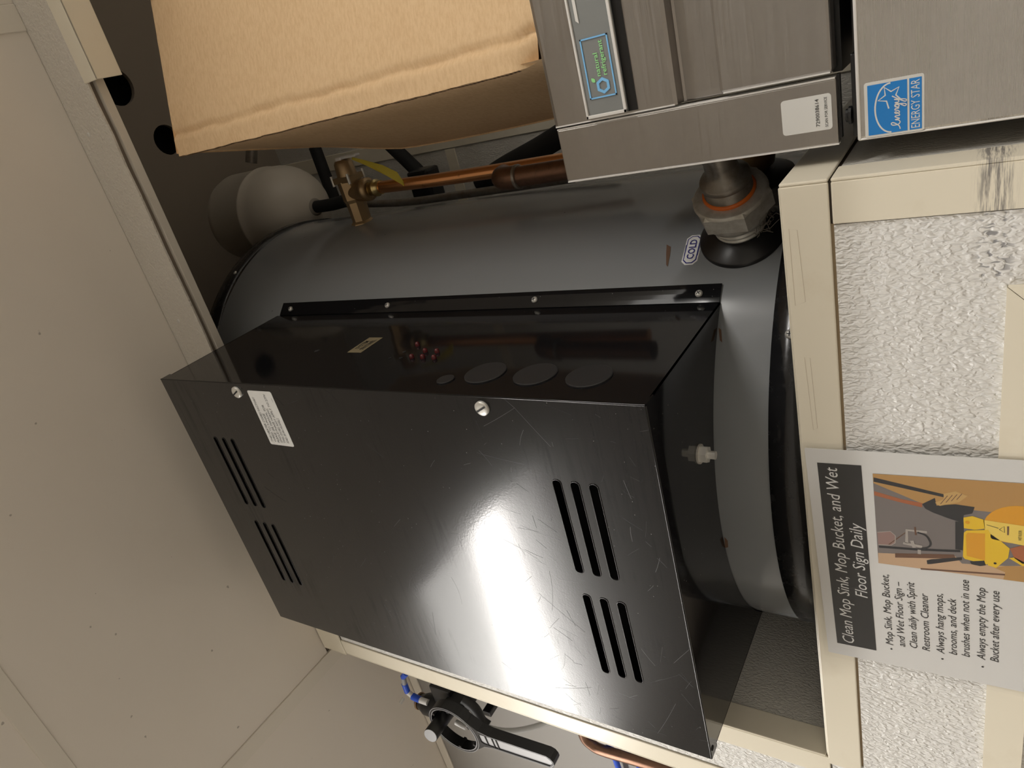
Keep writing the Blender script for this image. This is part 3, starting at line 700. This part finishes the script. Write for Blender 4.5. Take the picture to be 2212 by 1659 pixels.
# brown elbow and larger pipe
ec = onY(1078, 388, .905)
bp = thing('brown_pipe', (ec.x, ec.y, .46), 'dull brown pipe with elbow dropping behind the ice machine', 'pipe')
q = MB(); q.tube([ec + EY * .024 + EZ * .003, ec + EY * .016 + EZ * .002, ec + EY * .006 - EZ * .004, ec - EZ * .022, ec - EZ * .036], .0172, 'brown_copper', 24, 6); finish('elbow', q, bp)
q = MB(); q.tube([ec - EZ * .030, ec - EZ * .20], .0150, 'brown_copper', 24, 1); q.lathe(ec - EZ * .032, -EZ, [(0, .0178), (.004, .0182), (.005, .0155)], 'dull_pipe', 24); finish('tube', q, bp)
# expansion tank
ta = Vector((-.205, 1.12, 1.265)); tr_ = .103
et = thing('expansion_tank', tuple(ta), 'round cream expansion tank hanging behind the heater top', 'tank')
prof = [(tr_ - tr_ * math.cos(a), tr_ * math.sin(a)) for a in [math.radians(x) for x in range(6, 91, 7)]] + [(tr_ + .03, tr_), (tr_ + .033, tr_ * 1.03), (tr_ + .040, tr_ * 1.03), (tr_ + .043, tr_), (tr_ + .14, tr_)] + [(tr_ + .14 + .06 * math.sin(a), tr_ * math.cos(a)) for a in [math.radians(x) for x in (20, 40, 60, 80, 90)]]
q = MB(); q.lathe(ta, EZ, prof, 'tank_cream', 64); finish('shell', q, et)
q = MB(); q.lathe(ta + EZ * .004, -EZ, [(-.004, .020), (.004, .019), (.006, .015)], 'lint', 24); finish('collar', q, et)
q = MB(); q.tube([ta, ta - EZ * .05, ta - EZ * .10 + EX * .004], .0135, 'black_foam', 16, 4); finish('stem_pipe', q, et)
# black pipes on the back wall
def pipe(name, pts, r, mt, label, cat='pipe', sub=6):
    q = MB(); q.tube(pts, r, mt, 20, sub); o = finish(name, q); tag(o, label, cat); return o
pipe('black_pipe', [onY(830, 300, 1.36), onY(905, 372, 1.34), onY(930, 400, 1.33)], .017, 'black_foam', 'thin black foam-covered pipe slanting down behind the relief valve')
pipe('black_pipe', [onY(1300, 235, 1.25), onY(1180, 312, 1.25), onY(1090, 362, 1.25), onY(1040, 395, 1.26)], .022, 'black_foam', 'thick black foam-covered pipe slanting behind the brown elbow')
jb = onY(918, 398, 1.30)
q = MB(); q.box((jb.x - .035, jb.y - .02, jb.z - .03), (jb.x + .035, jb.y + .03, jb.z + .03), 'black_plastic', .006); tag(finish('junction_box', q), 'black block where two dark pipes meet behind the heater', 'junction box')
pipe('brown_line', [onY(730, 440, 1.22), onY(860, 438, 1.22), onY(1000, 420, 1.22), onY(1240, 385, 1.22)], .0085, 'dull_pipe', 'dark brown pipe running close along the heater edge')
pipe('dark_hanger', [onY(545, 300, 1.22), onY(543, 352, 1.20)], .014, 'dull_pipe', 'short dark hanger rod above the expansion tank', 'hanger', 1)
pipe('dark_hanger', [onY(680, 318, 1.28), onY(700, 372, 1.27), onY(722, 430, 1.26)], .015, 'black_foam', 'dark pipe coming down right behind the expansion tank', 'pipe')

# ================================================================== ICE MACHINE (head) AND BIN
YM = .68; MX = -.1388; MZ0, MZ1 = .1121, .3777
im = thing('ice_machine', (.1195, .9189, MZ0), 'brushed stainless ice machine head with grey natural refrigerant badge', 'ice machine')
q = MB(); q.box((-.083, YM + .0115, MZ0 + .0055), (.3859, 1.1395, MZ1), 'stainless', .0018); finish('cabinet', q, im)
q = MB(); q.box((MX, YM - .0018, MZ0), (-.085, YM + .011, MZ1 + .0009), 'stainless', .0017)
q.box((-.0856, YM - .0022, MZ0 + .0009), (-.0842, YM + .0037, MZ1), 'steel_edge'); q.box((MX - .0006, YM - .002, MZ0), (MX + .0007, YM + .0055, MZ1), 'steel_edge'); finish('side_column', q, im)
# upper front panel with sloping grip recess, then lower door
X0 = -.0822; X1 = .3859
prof = [(YM + .011, MZ1 + .0009), (YM - .0018, MZ1 + .0009), (YM - .0037, MZ1 - .0028), (YM - .0037, .2509), (YM - .0018, .2476), (YM + .010, .2455), (YM + .036, .2081), (YM + .040, .2081)]
vs = [(X0, y, z) for y, z in prof] + [(X1, y, z) for y, z in prof]; n = len(prof)
q = MB(); q.add(vs, [[k, k + n, k + n + 1, k + 1] for k in range(n - 1)] + [list(range(n))], 'stainless'); 
q.box((X0 - .0003, YM - .0039, .2499), (X0 + .0011, YM + .0028, MZ1), 'steel_edge'); finish('upper_panel', q, im)
q = MB(); q.box((X0 + .002, YM - .0046, MZ0 + .0018), (X1, YM + .0165, .2072), 'stainless', .0028); q.box((X0 + .0017, YM - .005, MZ0 + .0037), (X0 + .0029, YM + .0037, .204), 'steel_edge'); finish('lower_door', q, im)
q = MB(); q.box((MX + .0037, YM + .0037, MZ0 - .0018), (-.083, YM + .0105, MZ0 + .0005), 'black_plastic'); q.box((-.083, YM + .0185, MZ0 - .0018), (.3859, 1.1027, MZ0 + .0055), 'black_plastic'); finish('base_tray', q, im)
# badge
bz0, bz1, bx0 = .2954, .3386, -.0795; yb = YM - .0037
bd = MB(); bd.plate([(bx0, bz0 - .0092), (.2205, bz0 - .0092), (.2205, bz1), (bx0, bz1)], [], (0, yb, 0), EX, EZ, .0011, 'black_plastic')
bd.box((bx0, yb - .0041, bz0), (.2205, yb - .0009, bz1), 'badge_grey', .0005, 1)
for lo, hi in (((bx0, bz1 - .0024), (.2205, bz1)), ((bx0, bz0), (.2205, bz0 + .0031)), ((bx0, bz0), (bx0 + .0031, bz1))): bd.box((lo[0], yb - .0057, lo[1]), (hi[0], yb - .0037, hi[1]), 'badge_rim', .0004, 1)
bf = yb - .0042
def fr(x0, z0, x1, z1, w, mt):
    for a, c in (((x0, z0), (x1, z0 + w)), ((x0, z1 - w), (x1, z1)), ((x0, z0), (x0 + w, z1)), ((x1 - w, z0), (x1, z1))): bd.box((a[0], bf - .0008, a[1]), (c[0], bf, c[1]), mt)
fr(-.062, .3028, -.0078, .3313, .0013, 'logo_blue')
hxo = (-.0515, .3152); bd.plate(circ(hxo[0], hxo[1], .0075, 6), [circ(hxo[0], hxo[1], .0046, 6)], (0, bf, 0), EX, EZ, .0008, 'logo_blue')
lf = [(-.0473, .3227), (-.045, .3225), (-.0436, .324), (-.0432, .3262), (-.0457, .3264), (-.0472, .3249)]
bd.plate(lf, [], (0, bf, 0), EX, EZ, .0008, 'logo_green')
bd.text('natural', (-.0427, bf, .3158), EX, EZ, 'logo_green', width=.0207, height=.0046, lift=.0007, bold=.01)
bd.text('refrigerant', (-.0427, bf, .3092), EX, EZ, 'logo_green', width=.0308, height=.0046, lift=.0007, bold=.01)
bd.plate([(.006, .3285), (.1838, .3285), (.1838, .3315), (.0087, .3315)], [], (0, bf, 0), EX, EZ, .0007, 'badge_rim')
finish('badge', bd, im)['label'] = 'grey badge reading natural refrigerant with blue frame'
# service sticker (number and line kept, square code left out)
q = MB(); q.plate(rrect(-.1254, .1165, -.096, .157, .0028), [], (0, YM - .0019, 0), EX, EZ, .0003, 'label_white')
q.text('7290038614', (-.1218, YM - .0022, .1264), EX, EZ, 'print_black', width=.0225, height=.003)
q.text('SCAN FOR SERVICE', (-.123, YM - .0022, .1199), EX, EZ, 'print_black', width=.0244, height=.0022)
finish('service_sticker', q, im)['label'] = 'white service sticker with a ten digit number'
# bin
bn = thing('ice_bin', (.1195, .9189, FL), 'stainless ice storage bin with blue efficiency sticker under the ice machine', 'ice bin')
BT = .0969
q = MB(); q.box((MX + .0055, YM + .011, FL + .1103), (.3859, 1.1395, BT - .0037), 'stainless_bin', .0018); q.box((MX + .0009, YM - .0037, -.6892), (.3859, YM + .011, BT), 'stainless_bin', .0028); q.box((MX + .0009, YM - .0042, BT - .0023), (.3859, YM, BT + .0004), 'steel_edge', .0007, 1); q.box((MX + .0004, YM - .004, -.6892), (MX + .002, YM, BT), 'steel_edge', .0006, 1); finish('door', q, bn)
q = MB(); q.box((MX + .0037, YM + .0018, BT + .0005), (-.0698, YM + .0919, BT + .0045), 'black_plastic', .0009); q.box((-.068, YM + .011, BT - .0037), (.3859, 1.1027, BT + .0037), 'black_plastic'); finish('lid_edge', q, bn)
q = MB(); q.lathe((-.1176, YM + .0037, BT + .0051), EZ, [(0, .0074), (.0022, .0074), (.0028, .0055), (.0045, .0055)], 'black_plastic', 12, smooth=False); finish('hinge_pin', q, bn)
for sx_, sy_ in ((MX + .0551, .7351), (.3308, .7351), (MX + .0551, 1.0843), (.3308, 1.0843)):
    q = MB(); q.cyl((sx_, sy_, FL), (sx_, sy_, FL + .1149), .0184, 'screw_zinc'); finish('leg', q, bn)
q = MB(); o_ = Vector((-.1369, YM - .0039, .0487)); w_, h_ = .0436, .0427
q.plate(rrect(0, 0, w_, h_, .002), [], o_, EX, EZ, .0003, 'label_white')
q.poly([(.0017, .0118), (.0412, .0118), (.0412, .0402), (.0017, .0402)], o_, EX, EZ, 'label_blue', .0005)
q.poly([(.0017, .0017), (.0412, .0017), (.0412, .0103), (.0017, .0103)], o_, EX, EZ, 'label_blue', .0005)
q.text('ENERGY STAR', o_ + EX * .003 + EZ * .0031, EX, EZ, 'print_white', width=.0368, height=.0061, lift=.0006)
arcp = [(.0023 + .0191 + -.0191 * math.cos(a), .0234 + .0115 * math.sin(a)) for a in [math.pi * k / 24 for k in range(25)]]
q.stroke(arcp, .0012, o_, EX, EZ, 'print_white', .0006)
sc_ = (.0299, .0237); star = []
for k in range(10):
    R_ = .009 if k % 2 == 0 else .004; a = math.radians(100 + 36 * k); star.append((sc_[0] + R_ * math.cos(a), sc_[1] + R_ * math.sin(a)))
q.stroke(star[3:] + star[:3][:2] if False else star[4:] + star[:3], .0011, o_, EX, EZ, 'print_white', .0006)
scr_ = []                                # joined-up handwriting
def hand(pts): q.stroke(pts, .0008, o_, EX, EZ, 'print_white', .0007)
bx_, by_ = .0037, .017
def cr(pts, k=5):
    out = []
    for i in range(len(pts) - 1):
        p0 = Vector(pts[max(i - 1, 0)]); p1 = Vector(pts[i]); p2 = Vector(pts[i + 1]); p3 = Vector(pts[min(i + 2, len(pts) - 1)])
        for j in range(k):
            t_ = j / k; out.append(.5 * ((2 * p1) + (p2 - p0) * t_ + (2 * p0 - 5 * p1 + 4 * p2 - p3) * t_ * t_ + (3 * p1 - p0 - 3 * p2 + p3) * t_ ** 3))
    out.append(Vector(pts[-1])); return out
word = [(0, 0), (.0028, .0009), (.0057, .0048), (.0051, .0064), (.0037, .0051), (.0039, .0014), (.0055, 0), (.0072, .0011), (.0078, .0035), (.0083, .0005), (.0086, .0007), (.0101, .0035), (.0108, .0028), (.0108, .0004), (.0121, .0007), (.0138, .0028), (.0134, .0037), (.0125, .0024), (.0132, .0003), (.0147, .0013), (.0154, .0035), (.0164, .0031), (.0165, .0007), (.018, .0028), (.0195, .0035), (.018, .0033), (.0175, .0011), (.0189, .0007), (.0198, .0033), (.0195, -.0028), (.0184, -.0046), (.0176, -.0033), (.0198, .0002), (.0211, .0035), (.0213, .0009), (.0228, .0011), (.0237, .004), (.023, -.0028), (.0219, -.0048), (.021, -.0037), (.023, 0), (.0266, .0055)]
hand(cr([(bx_ + x, by_ + z) for x, z in word], 4))
finish('efficiency_sticker', q, bn)['label'] = 'blue and white sticker reading ENERGY STAR'

# ================================================================== CARDBOARD BOX
CA = Vector((-.0165, .68, MZ1 + .0015)); th = math.radians(16.7)
e1 = Vector((math.cos(th), math.sin(th), 0)); e2 = Vector((-math.sin(th), math.cos(th), 0))
CW, CD, CH = .265, .285, .641
cb = thing('cardboard_box', tuple(CA), 'plain brown corrugated cardboard box standing on the ice machine', 'box')
def cb_grid(o, a, bb, la, lb, na, nb, fn, mt, q):
    vs = []; 
    for j in range(nb + 1):
        for i in range(na + 1):
            s_, t_ = i / na, j / nb; vs.append(o + a * (la * s_) + bb * (lb * t_) + fn(s_, t_))
    q.add(vs, [[j * (na + 1) + i, j * (na + 1) + i + 1, (j + 1) * (na + 1) + i + 1, (j + 1) * (na + 1) + i] for j in range(nb) for i in range(na)], mt, True)
from mathutils import noise as NZ
def wob(s): return NZ.noise(Vector((s * 9.0, 1.3, 0))) 
q = MB()
def tz(t_): return .027 * (max(0, (t_ - .68) / .32)) ** 1.2        # the upper rear corner is pushed in
def fside(s_, t_):
    return -e1 * (.007 * s_ * math.sin(math.pi * min(1, t_ * 1.1))) + e1 * .002 + e1 * s_ * tz(t_)
cb_grid(CA + e2 * .004, e2, EZ, CD - .004, CH, 12, 20, fside, 'kraft', q)
cb_grid(CA + e1 * CW + e2 * .004, e2, EZ, CD - .004, CH, 4, 6, lambda s_, t_: Vector(), 'kraft', q)
cb_grid(CA + e2 * CD, e1, EZ, CW, CH, 4, 20, lambda s_, t_: e1 * (1 - s_) * (tz(t_) - .007 * math.sin(math.pi * min(1, t_ * 1.1))), 'kraft', q)
cb_grid(CA + EZ * CH, e1, e2, CW, CD, 4, 4, lambda s_, t_: e1 * (1 - s_) * t_ * .027, 'kraft', q)
cb_grid(CA, e1, e2, CW, CD, 4, 4, lambda s_, t_: Vector(), 'kraft', q)
finish('body', q, cb)
q = MB()
def ffront(s_, t_):
    x = s_ * CW; d = Vector()
    ridge = math.exp(-((x - .030 - .004 * wob(t_ * 3)) / .0045) ** 2)
    d += e2 * (.0050 * ridge * (1 + .5 * wob(t_ * 2))) + e2 * (.0035 * max(0, 1 - x / .022))
    d += e2 * (.0012 * NZ.noise(Vector((x * 60, t_ * 26, 3.1))) * (1 if x < .05 else .35))
    cr_ = max(0, 1 - x / .05) * max(0, 1 - t_ / .05); d += EZ * (.012 * cr_) + e2 * .01 * cr_ + e1 * .006 * cr_
    d += e1 * (.0012 * wob(t_ * 6) * max(0, 1 - x / .02))
    return d
cb_grid(CA - e1 * .004, e1, EZ, CW + .004, CH, 90, 70, ffront, 'kraft', q)
fl = finish('front_panel', q, cb)
q = MB()
cb_grid(CA - e1 * .0043 + e2 * .0030 + EZ * .03, e2, EZ, .0058, CH - .031, 1, 70, lambda s_, t_: e1 * (.0012 * wob(t_ * 6)), 'kraft_edge', q)
finish('corrugated_edge', q, cb)
q = MB(); q.plate([(.222, CH - .022), (.262, CH - .022), (.262, CH), (.212, CH)], [], CA - e2 * .0035, e1, EZ, .0004, 'paper_tape'); finish('paper_tape', q, cb)

# ================================================================== LAMINATED SIGN
YS = YW - .0078
pTL = onY(1790, 1408, YS); pTR = onY(1738, 973, YS)
sx_ = (pTR - pTL).normalized(); sy_ = Vector((0, -1, 0)).cross(sx_) * -1
sy_ = Vector((-sx_.z, 0, sx_.x))
PW, PH = .2794, .2159
sg = thing('laminated_sign', tuple(pTL + sx_ * PW / 2 - sy_ * PH), 'laminated paper sign with cleaning instructions and mop bucket photo', 'sign')
def S2(x, z): return (x, z)
q = MB(); q.plate(rrect(0, -PH, PW, 0, .001, 1), [], pTL + Vector((0, .0004, 0)), sx_, sy_, .0004, 'paper')
org = pTL
q.poly([(.0175, -.0505), (.263, -.0505), (.263, -.0105), (.0175, -.0105)], org, sx_, sy_, 'print_black', .0002)
q.text('Clean Mop Sink, Mop Bucket, and Wet', org + sx_ * .0215 + sy_ * -.0285, sx_, sy_, 'print_white', width=.237, height=.0118, shear=.18, lift=.0004)
q.text('Floor Sign Daily', org + sx_ * .1425 + sy_ * -.0462, sx_, sy_, 'print_white', width=.099, height=.0118, shear=.18, lift=.0004, align='CENTER')
lines = [(.0305, -.0675, .099, 'Mop Sink, Mop Bucket,'), (.0315, -.079, .0905, 'and Wet Floor Sign \u2013'), (.0325, -.0905, .0915, 'Clean daily with Spirit'), (.0320, -.1020, .0795, 'Restroom Cleaner'),
         (.0320, -.1150, .0825, 'Always hang mops,'), (.0340, -.1262, .0765, 'brooms, and deck'), (.0345, -.1372, .1025, 'brushes when not in use'), (.0345, -.1505, .0955, 'Always empty the Mop'), (.0350, -.1617, .0935, 'Bucket after every use')]
for x, z, w_, s_ in lines: q.text(s_, org + sx_ * x + sy_ * z, sx_, sy_, 'print_black', width=w_, height=.0072, shear=.2, lift=.0003)
for z in (-.0655, -.1130, -.1483): q.poly(circ(.0245, z, .0011, 10), org, sx_, sy_, 'print_black', .0003)
# the printed photo: flat shapes (sheet coordinates from the photograph)
def sp(cu, cv):
    p = onY(1700 + cu * .34362, 930 + cv * .34362, YS) - org; return (p.dot(sx_), p.dot(sy_))
def ph(pts, mt, lv): q.poly([sp(*p) for p in pts][::-1], org, sx_, sy_, mt, .0002 + lv * .00005)
def pl(pts, w_, mt, lv): q.stroke([sp(*p) for p in pts], w_, org, sx_, sy_, mt, .0002 + lv * .00005)
B_ = 1740
ph([(538, 270), (B_, 348), (B_, 975), (575, 832)], 'ph_grey', 1)
ph([(538, 270), (B_, 348), (B_, 560), (1180, 500), (860, 462), (545, 330)], 'ph_orange', 2)
ph([(573, 768), (1060, 790), (1100, 835), (1370, 850), (B_, 850), (B_, 985), (575, 832)], 'ph_tan', 2)
ph([(1300, 860), (1380, 850), (B_, 860), (B_, 975), (1490, 952), (1360, 935), (1372, 890)], 'ph_orange', 3)
ph([(680, 770), (1050, 778), (1062, 805), (680, 797)], 'ph_brown', 3)
pl([(840, 868), (1370, 905)], .002, 'ph_brown', 3)
ph([(1058, 570), (1112, 575), (1112, 752), (1058, 745)], 'ph_black', 3)
ph([(545, 293), (988, 400), (985, 418), (545, 320)], 'ph_black', 4)
ph([(548, 380), (720, 430), (850, 455), (850, 482), (700, 447), (548, 405)], 'ph_rust', 3)
ph([(850, 460), (930, 422), (940, 470), (1060, 462), (1180, 480), (1165, 520), (1112, 530), (1105, 580), (1000, 545), (920, 515), (870, 490)], 'ph_black', 4)
ph([(985, 395), (1060, 380), (1135, 410), (1080, 450), (960, 472), (930, 452), (985, 430)], 'ph_straw', 5)
for k in range(4): pl([(965 + k * 34, 460 - k * 9), (1010 + k * 30, 408 - k * 4)], .0006, 'ph_brown', 6)
pl([(578, 728), (800, 745), (1090, 757)], .0028, 'ph_black', 3)
ph([(568, 638), (650, 632), (682, 660), (680, 705), (655, 720), (575, 716)], 'ph_pink', 3); pl([(568, 638), (650, 632), (682, 660), (680, 705), (655, 720), (575, 716)], .0008, 'ph_chrome', 4)
pl([(640, 715), (745, 640)], .0009, 'ph_brown', 4)
pl([(753, 705), (753, 624), (880, 638)], .0028, 'ph_chrome', 5); pl([(730, 705), (850, 730)], .0030, 'ph_chrome', 5); pl([(804, 605), (810, 655)], .0016, 'ph_brown', 6); pl([(785, 690), (800, 735)], .003, 'ph_chrome', 6); pl([(832, 748), (832, 775)], .0028, 'ph_chrome', 5)
pl(cr([(820, 638), (875, 660), (902, 705), (890, 730), (845, 740)], 5), .0018, 'ph_black', 6)
ph([(878, 815), (905, 808), (1100, 795), (1100, 812), (905, 838), (882, 838)], 'ph_black', 4)
q.poly([(x, z) for x, z in [sp(1440 + 205 * math.cos(a), 590 + 118 * math.sin(a)) for a in [2 * math.pi * k / 28 for k in range(28)]]][::1], org, sx_, sy_, 'ph_gold', .0004)
ph([(1110, 545), (1165, 536), (1240, 560), (1245, 615), (1180, 622), (1112, 612)], 'ph_yellow', 6)
ph([(1235, 560), (1500, 600), (B_, 640), (B_, 760), (1480, 720), (1290, 680), (1245, 630)], 'ph_pale', 6)
ph([(1112, 640), (1130, 626), (1265, 622), (1280, 650), (1275, 830), (1255, 840), (1118, 805), (1106, 790)], 'ph_yellow', 7)
ph([(1125, 655), (1135, 640), (1245, 645), (1245, 815), (1130, 785)], 'ph_gold', 8)
ph([(1268, 640), (1340, 690), (1400, 740), (1390, 800), (1315, 862), (1262, 845)], 'ph_yellow', 6)
ph([(1400, 740), (1480, 720), (B_, 760), (B_, 830), (1480, 835), (1430, 800)], 'ph_rust', 7); ph([(1395, 800), (1430, 795), (1500, 830), (B_, 840), (B_, 870), (1480, 850)], 'ph_yellow', 7)
ph([(1150, 820), (1240, 815), (1250, 845), (1215, 850), (1160, 838)], 'ph_black', 8)
q.poly(circ(*sp(1308, 832), .0012, 12), org, sx_, sy_, 'ph_black', .0007); q.poly(circ(*sp(1135, 575), .0018, 12), org, sx_, sy_, 'ph_gold', .0007)
pl([(1255, 590), (1330, 612)], .0005, 'ph_black', 9)
pl([sp_ for sp_ in [(1335, 620), (1365, 600), (1368, 640), (1335, 620)]], .0005, 'ph_black', 9); ph([(1384, 600), (1396, 600), (1394, 655), (1384, 655)], 'ph_brown', 9)
q.text('WET FLOOR', org + sx_ * sp(1474, 690)[0] + sy_ * sp(1474, 690)[1], sx_, sy_, 'ph_black', width=.0115, height=.0024, lift=.0008)
finish('printed_sheet', q, sg)
q = MB(); q.plate(rrect(-.006, -PH - .006, PW + .007, .0045, .004), [], pTL + Vector((0, -.0007, 0)), sx_, sy_, .0002, 'laminate'); finish('laminate', q, sg)

# ================================================================== FILTER FITTINGS ON THE FAR LEFT WALL
YF = .70
fa = thing('water_filter_head', tuple(onY(960, 1530, .79)), 'black water filter head with blue push fittings on the far left wall', 'filter')
hd = onY(945, 1528, YF); 
q = MB(); q.lathe(hd + EZ * .045, -EZ, [(0, .017), (.012, .021), (.018, .024), (.060, .024), (.066, .020)], 'black_plastic', 28); finish('head_body', q, fa)
q = MB(); q.lathe(hd + EZ * .047, EZ, [(0, .0185), (.004, .019), (.005, .016)], 'bronze_ring', 28); q.lathe(hd + EZ * .052, EZ, [(0, .015), (.004, .014)], 'blue_plastic', 24); finish('collar', q, fa)
k0 = onY(968, 1535, .69); 
q = MB(); q.box((hd.x + .01, YF - .005, hd.z - .06), (hd.x + .075, .798, hd.z - .005), 'black_plastic', .004); q.box((hd.x + .03, YF - .02, hd.z - .10), (hd.x + .06, .798, hd.z - .05), 'black_rubber', .005); finish('bracket', q, fa)
q = MB(); kd = (onY(930, 1589, .62) - onY(968, 1537, .69)); q.lathe(onY(968, 1537, .69) - kd.normalized() * .02, kd, [(0, .0155), (kd.length + .019, .0155), (kd.length + .02, .0145)], 'black_plastic', 28); q.lathe(onY(930, 1589, .62), kd, [(-.001, .0148), (.0006, .0146)], 'grey_plastic', 28); finish('knob', q, fa)
chain = [onY(p[0], p[1], .69) for p in ((925, 1518), (908, 1512), (893, 1505), (880, 1494), (874, 1478), (871, 1462), (877, 1455))]
for i, (mt_, rr) in enumerate((('white_plastic', .0085), ('blue_plastic', .0095), ('white_plastic', .0075), ('blue_plastic', .0085), ('grey_plastic', .0075), ('blue_plastic', .0080))):
    q = MB(); q.cyl(chain[i], chain[i + 1] + (chain[i + 1] - chain[i]) * .12, rr * .8, mt_, 18); finish('push_fitting', q, fa)
q = MB(); c_ = onY(872, 1508, .685); q.cyl(c_, c_ + Vector((-.004, -.012, .002)), .004, 'screw_zinc', 12); finish('fitting_tip', q, fa)
q = MB(); q.tube([onY(1000, 1510, .70), onY(1025, 1530, .70), onY(1040, 1556, .70), onY(1055, 1568, .70)], .011, 'black_rubber', 14); finish('outlet_elbow', q, fa)
q = MB(); q.cyl(onY(985, 1560, .70), onY(1008, 1572, .70), .006, 'white_plastic', 14); finish('inner_fitting', q, fa)
pipe('clear_hose', [onY(1052, 1571, .70), onY(1090, 1579, .71), onY(1130, 1576, .73), onY(1180, 1562, .76), onY(1225, 1540, .78)], .0062, 'clear_hose', 'clear plastic hose curving behind the stub wall edge', 'hose')
q = MB(); q.box(onY(1066, 1520, .76) - Vector((.004, .03, .012)), onY(1066, 1520, .76) + Vector((.010, .039, .008)), 'black_plastic', .002); tag(finish('wall_clip', q), 'tiny black clip on the wall right of the filter head', 'clip')
# wrench hanging on the knob: ring and ribbed handle, flat against the picture plane y = const
YWR = .655; TH = .022
wc = onY(980, 1577, YWR); wend = onY(1196, 1650, YWR)
wr = thing('filter_wrench', tuple(wc), 'black plastic filter wrench with ring and ribbed handle hanging on the knob', 'wrench')
hv = (wend - wc); HL = hv.length; hv.normalize(); hn = Vector((-hv.z, 0, hv.x))
RO = .062; RI = .0555
def ring2(r, n=56): return circ(0, 0, r, n)
q = MB(); q.plate(ring2(RO), [ring2(RI)], (wc.x, YWR + TH, wc.z), hv, hn if hv.cross(hn).y < 0 else -hn, TH, 'black_plastic'); finish('ring', q, wr)
hy = hn if hv.cross(hn).y < 0 else -hn
q = MB(); q.plate(ring2(RO), [ring2(RO - .0012)], (wc.x, YWR, wc.z), hv, hy, .0004, 'grey_plastic'); q.plate(ring2(RI + .0018), [ring2(RI)], (wc.x, YWR, wc.z), hv, hy, .0004, 'grey_plastic'); finish('ring_edge', q, wr)
for k in range(6):
    a = math.radians(25 + 60 * k); q = MB(); c0_ = [(RI + .001) * math.cos(a), (RI + .001) * math.sin(a)]; ta_ = (-math.sin(a), math.cos(a)); ra = (math.cos(a), math.sin(a))
    q.plate([(c0_[0] - ta_[0] * .004, c0_[1] - ta_[1] * .004), (c0_[0] + ta_[0] * .004, c0_[1] + ta_[1] * .004), (c0_[0] + ta_[0] * .003 - ra[0] * .007, c0_[1] + ta_[1] * .003 - ra[1] * .007), (c0_[0] - ta_[0] * .003 - ra[0] * .007, c0_[1] - ta_[1] * .003 - ra[1] * .007)], [], (wc.x, YWR + TH, wc.z), hv, hy, TH, 'black_plastic'); finish('tooth', q, wr)
hout = [(RO * .80, RO * .62), (RO * 1.15, RO * .36), (RO * 1.55, .0165), (HL - .012, .0155), (HL - .004, .012), (HL, .004), (HL, -.004), (HL - .004, -.012), (HL - .012, -.0155), (RO * 1.55, -.0165), (RO * 1.15, -RO * .36), (RO * .80, -RO * .62), (RO * .985, -.012), (RO * .985, .012)]
hin = [(RO * 1.10, .010), (RO * 1.20, .013), (RO * 1.58, .0138), (HL - .013, .0128), (HL - .004, .004), (HL - .004, -.004), (HL - .013, -.0128), (RO * 1.58, -.0138), (RO * 1.20, -.013), (RO * 1.10, -.010)]
q = MB(); q.plate(hout[::-1], [hin], (wc.x, YWR + TH, wc.z), hv, hy, TH, 'black_plastic'); finish('handle', q, wr)
q = MB(); q.plate(hin[::-1], [], (wc.x, YWR + .0055, wc.z), hv, hy, .003, 'web_grey'); finish('handle_web', q, wr)
for x in (RO * 1.35, RO * 1.62, RO * 1.78):
    q = MB(); q.plate([(x, -.0145), (x + .0018, -.0145), (x + .0018, .0145), (x, .0145)], [], (wc.x, YWR + .006, wc.z), hv, hy, .0055, 'black_plastic'); finish('rib', q, wr)
q = MB()
for a, c in ((hout[1], hout[2]), (hout[2], hout[3]), (hout[3], hout[5]), (hout[6], hout[8]), (hout[8], hout[9]), (hout[9], hout[10])): q.stroke([a, c], .0012, (wc.x, YWR, wc.z), hv, hy, 'grey_plastic', .0003)
q.text('LIFT HERE' if False else 'I I I', (wc.x, YWR + .0085, wc.z), hv, hy, 'grey_plastic', height=.004) if False else None
finish('handle_edge', q, wr)
# pipe and blue tubes low on the far left wall
pipe('bronze_pipe', [onY(1256, 1560, .77), onY(1262, 1590, .77), onY(1278, 1608, .77), onY(1305, 1622, .77), onY(1400, 1650, .77), onY(1500, 1685, .77), onY(1750, 1790, .77)], .011, 'brown_copper', 'bronze pipe bending along the wall below the clear hose', 'pipe')
pipe('blue_tube', [onY(1300, 1585, .785), onY(1318, 1612, .785), onY(1336, 1659, .785), onY(1350, 1700, .785), onY(1430, 1900, .785)], .006, 'blue_plastic', 'bright blue tube behind the bronze pipe, nearer the hose', 'tube')
pipe('blue_tube', [onY(1352, 1605, .79), onY(1368, 1630, .79), onY(1382, 1659, .79), onY(1395, 1700, .79), onY(1470, 1900, .79)], .006, 'blue_plastic', 'bright blue tube behind the bronze pipe, nearer the black box', 'tube')

# ------------------------------------------------------------------ lift everything to floor level
for o in bpy.data.objects:
    if '_o' in o: del o['_o']
    if o.parent is None: o.location.z += H
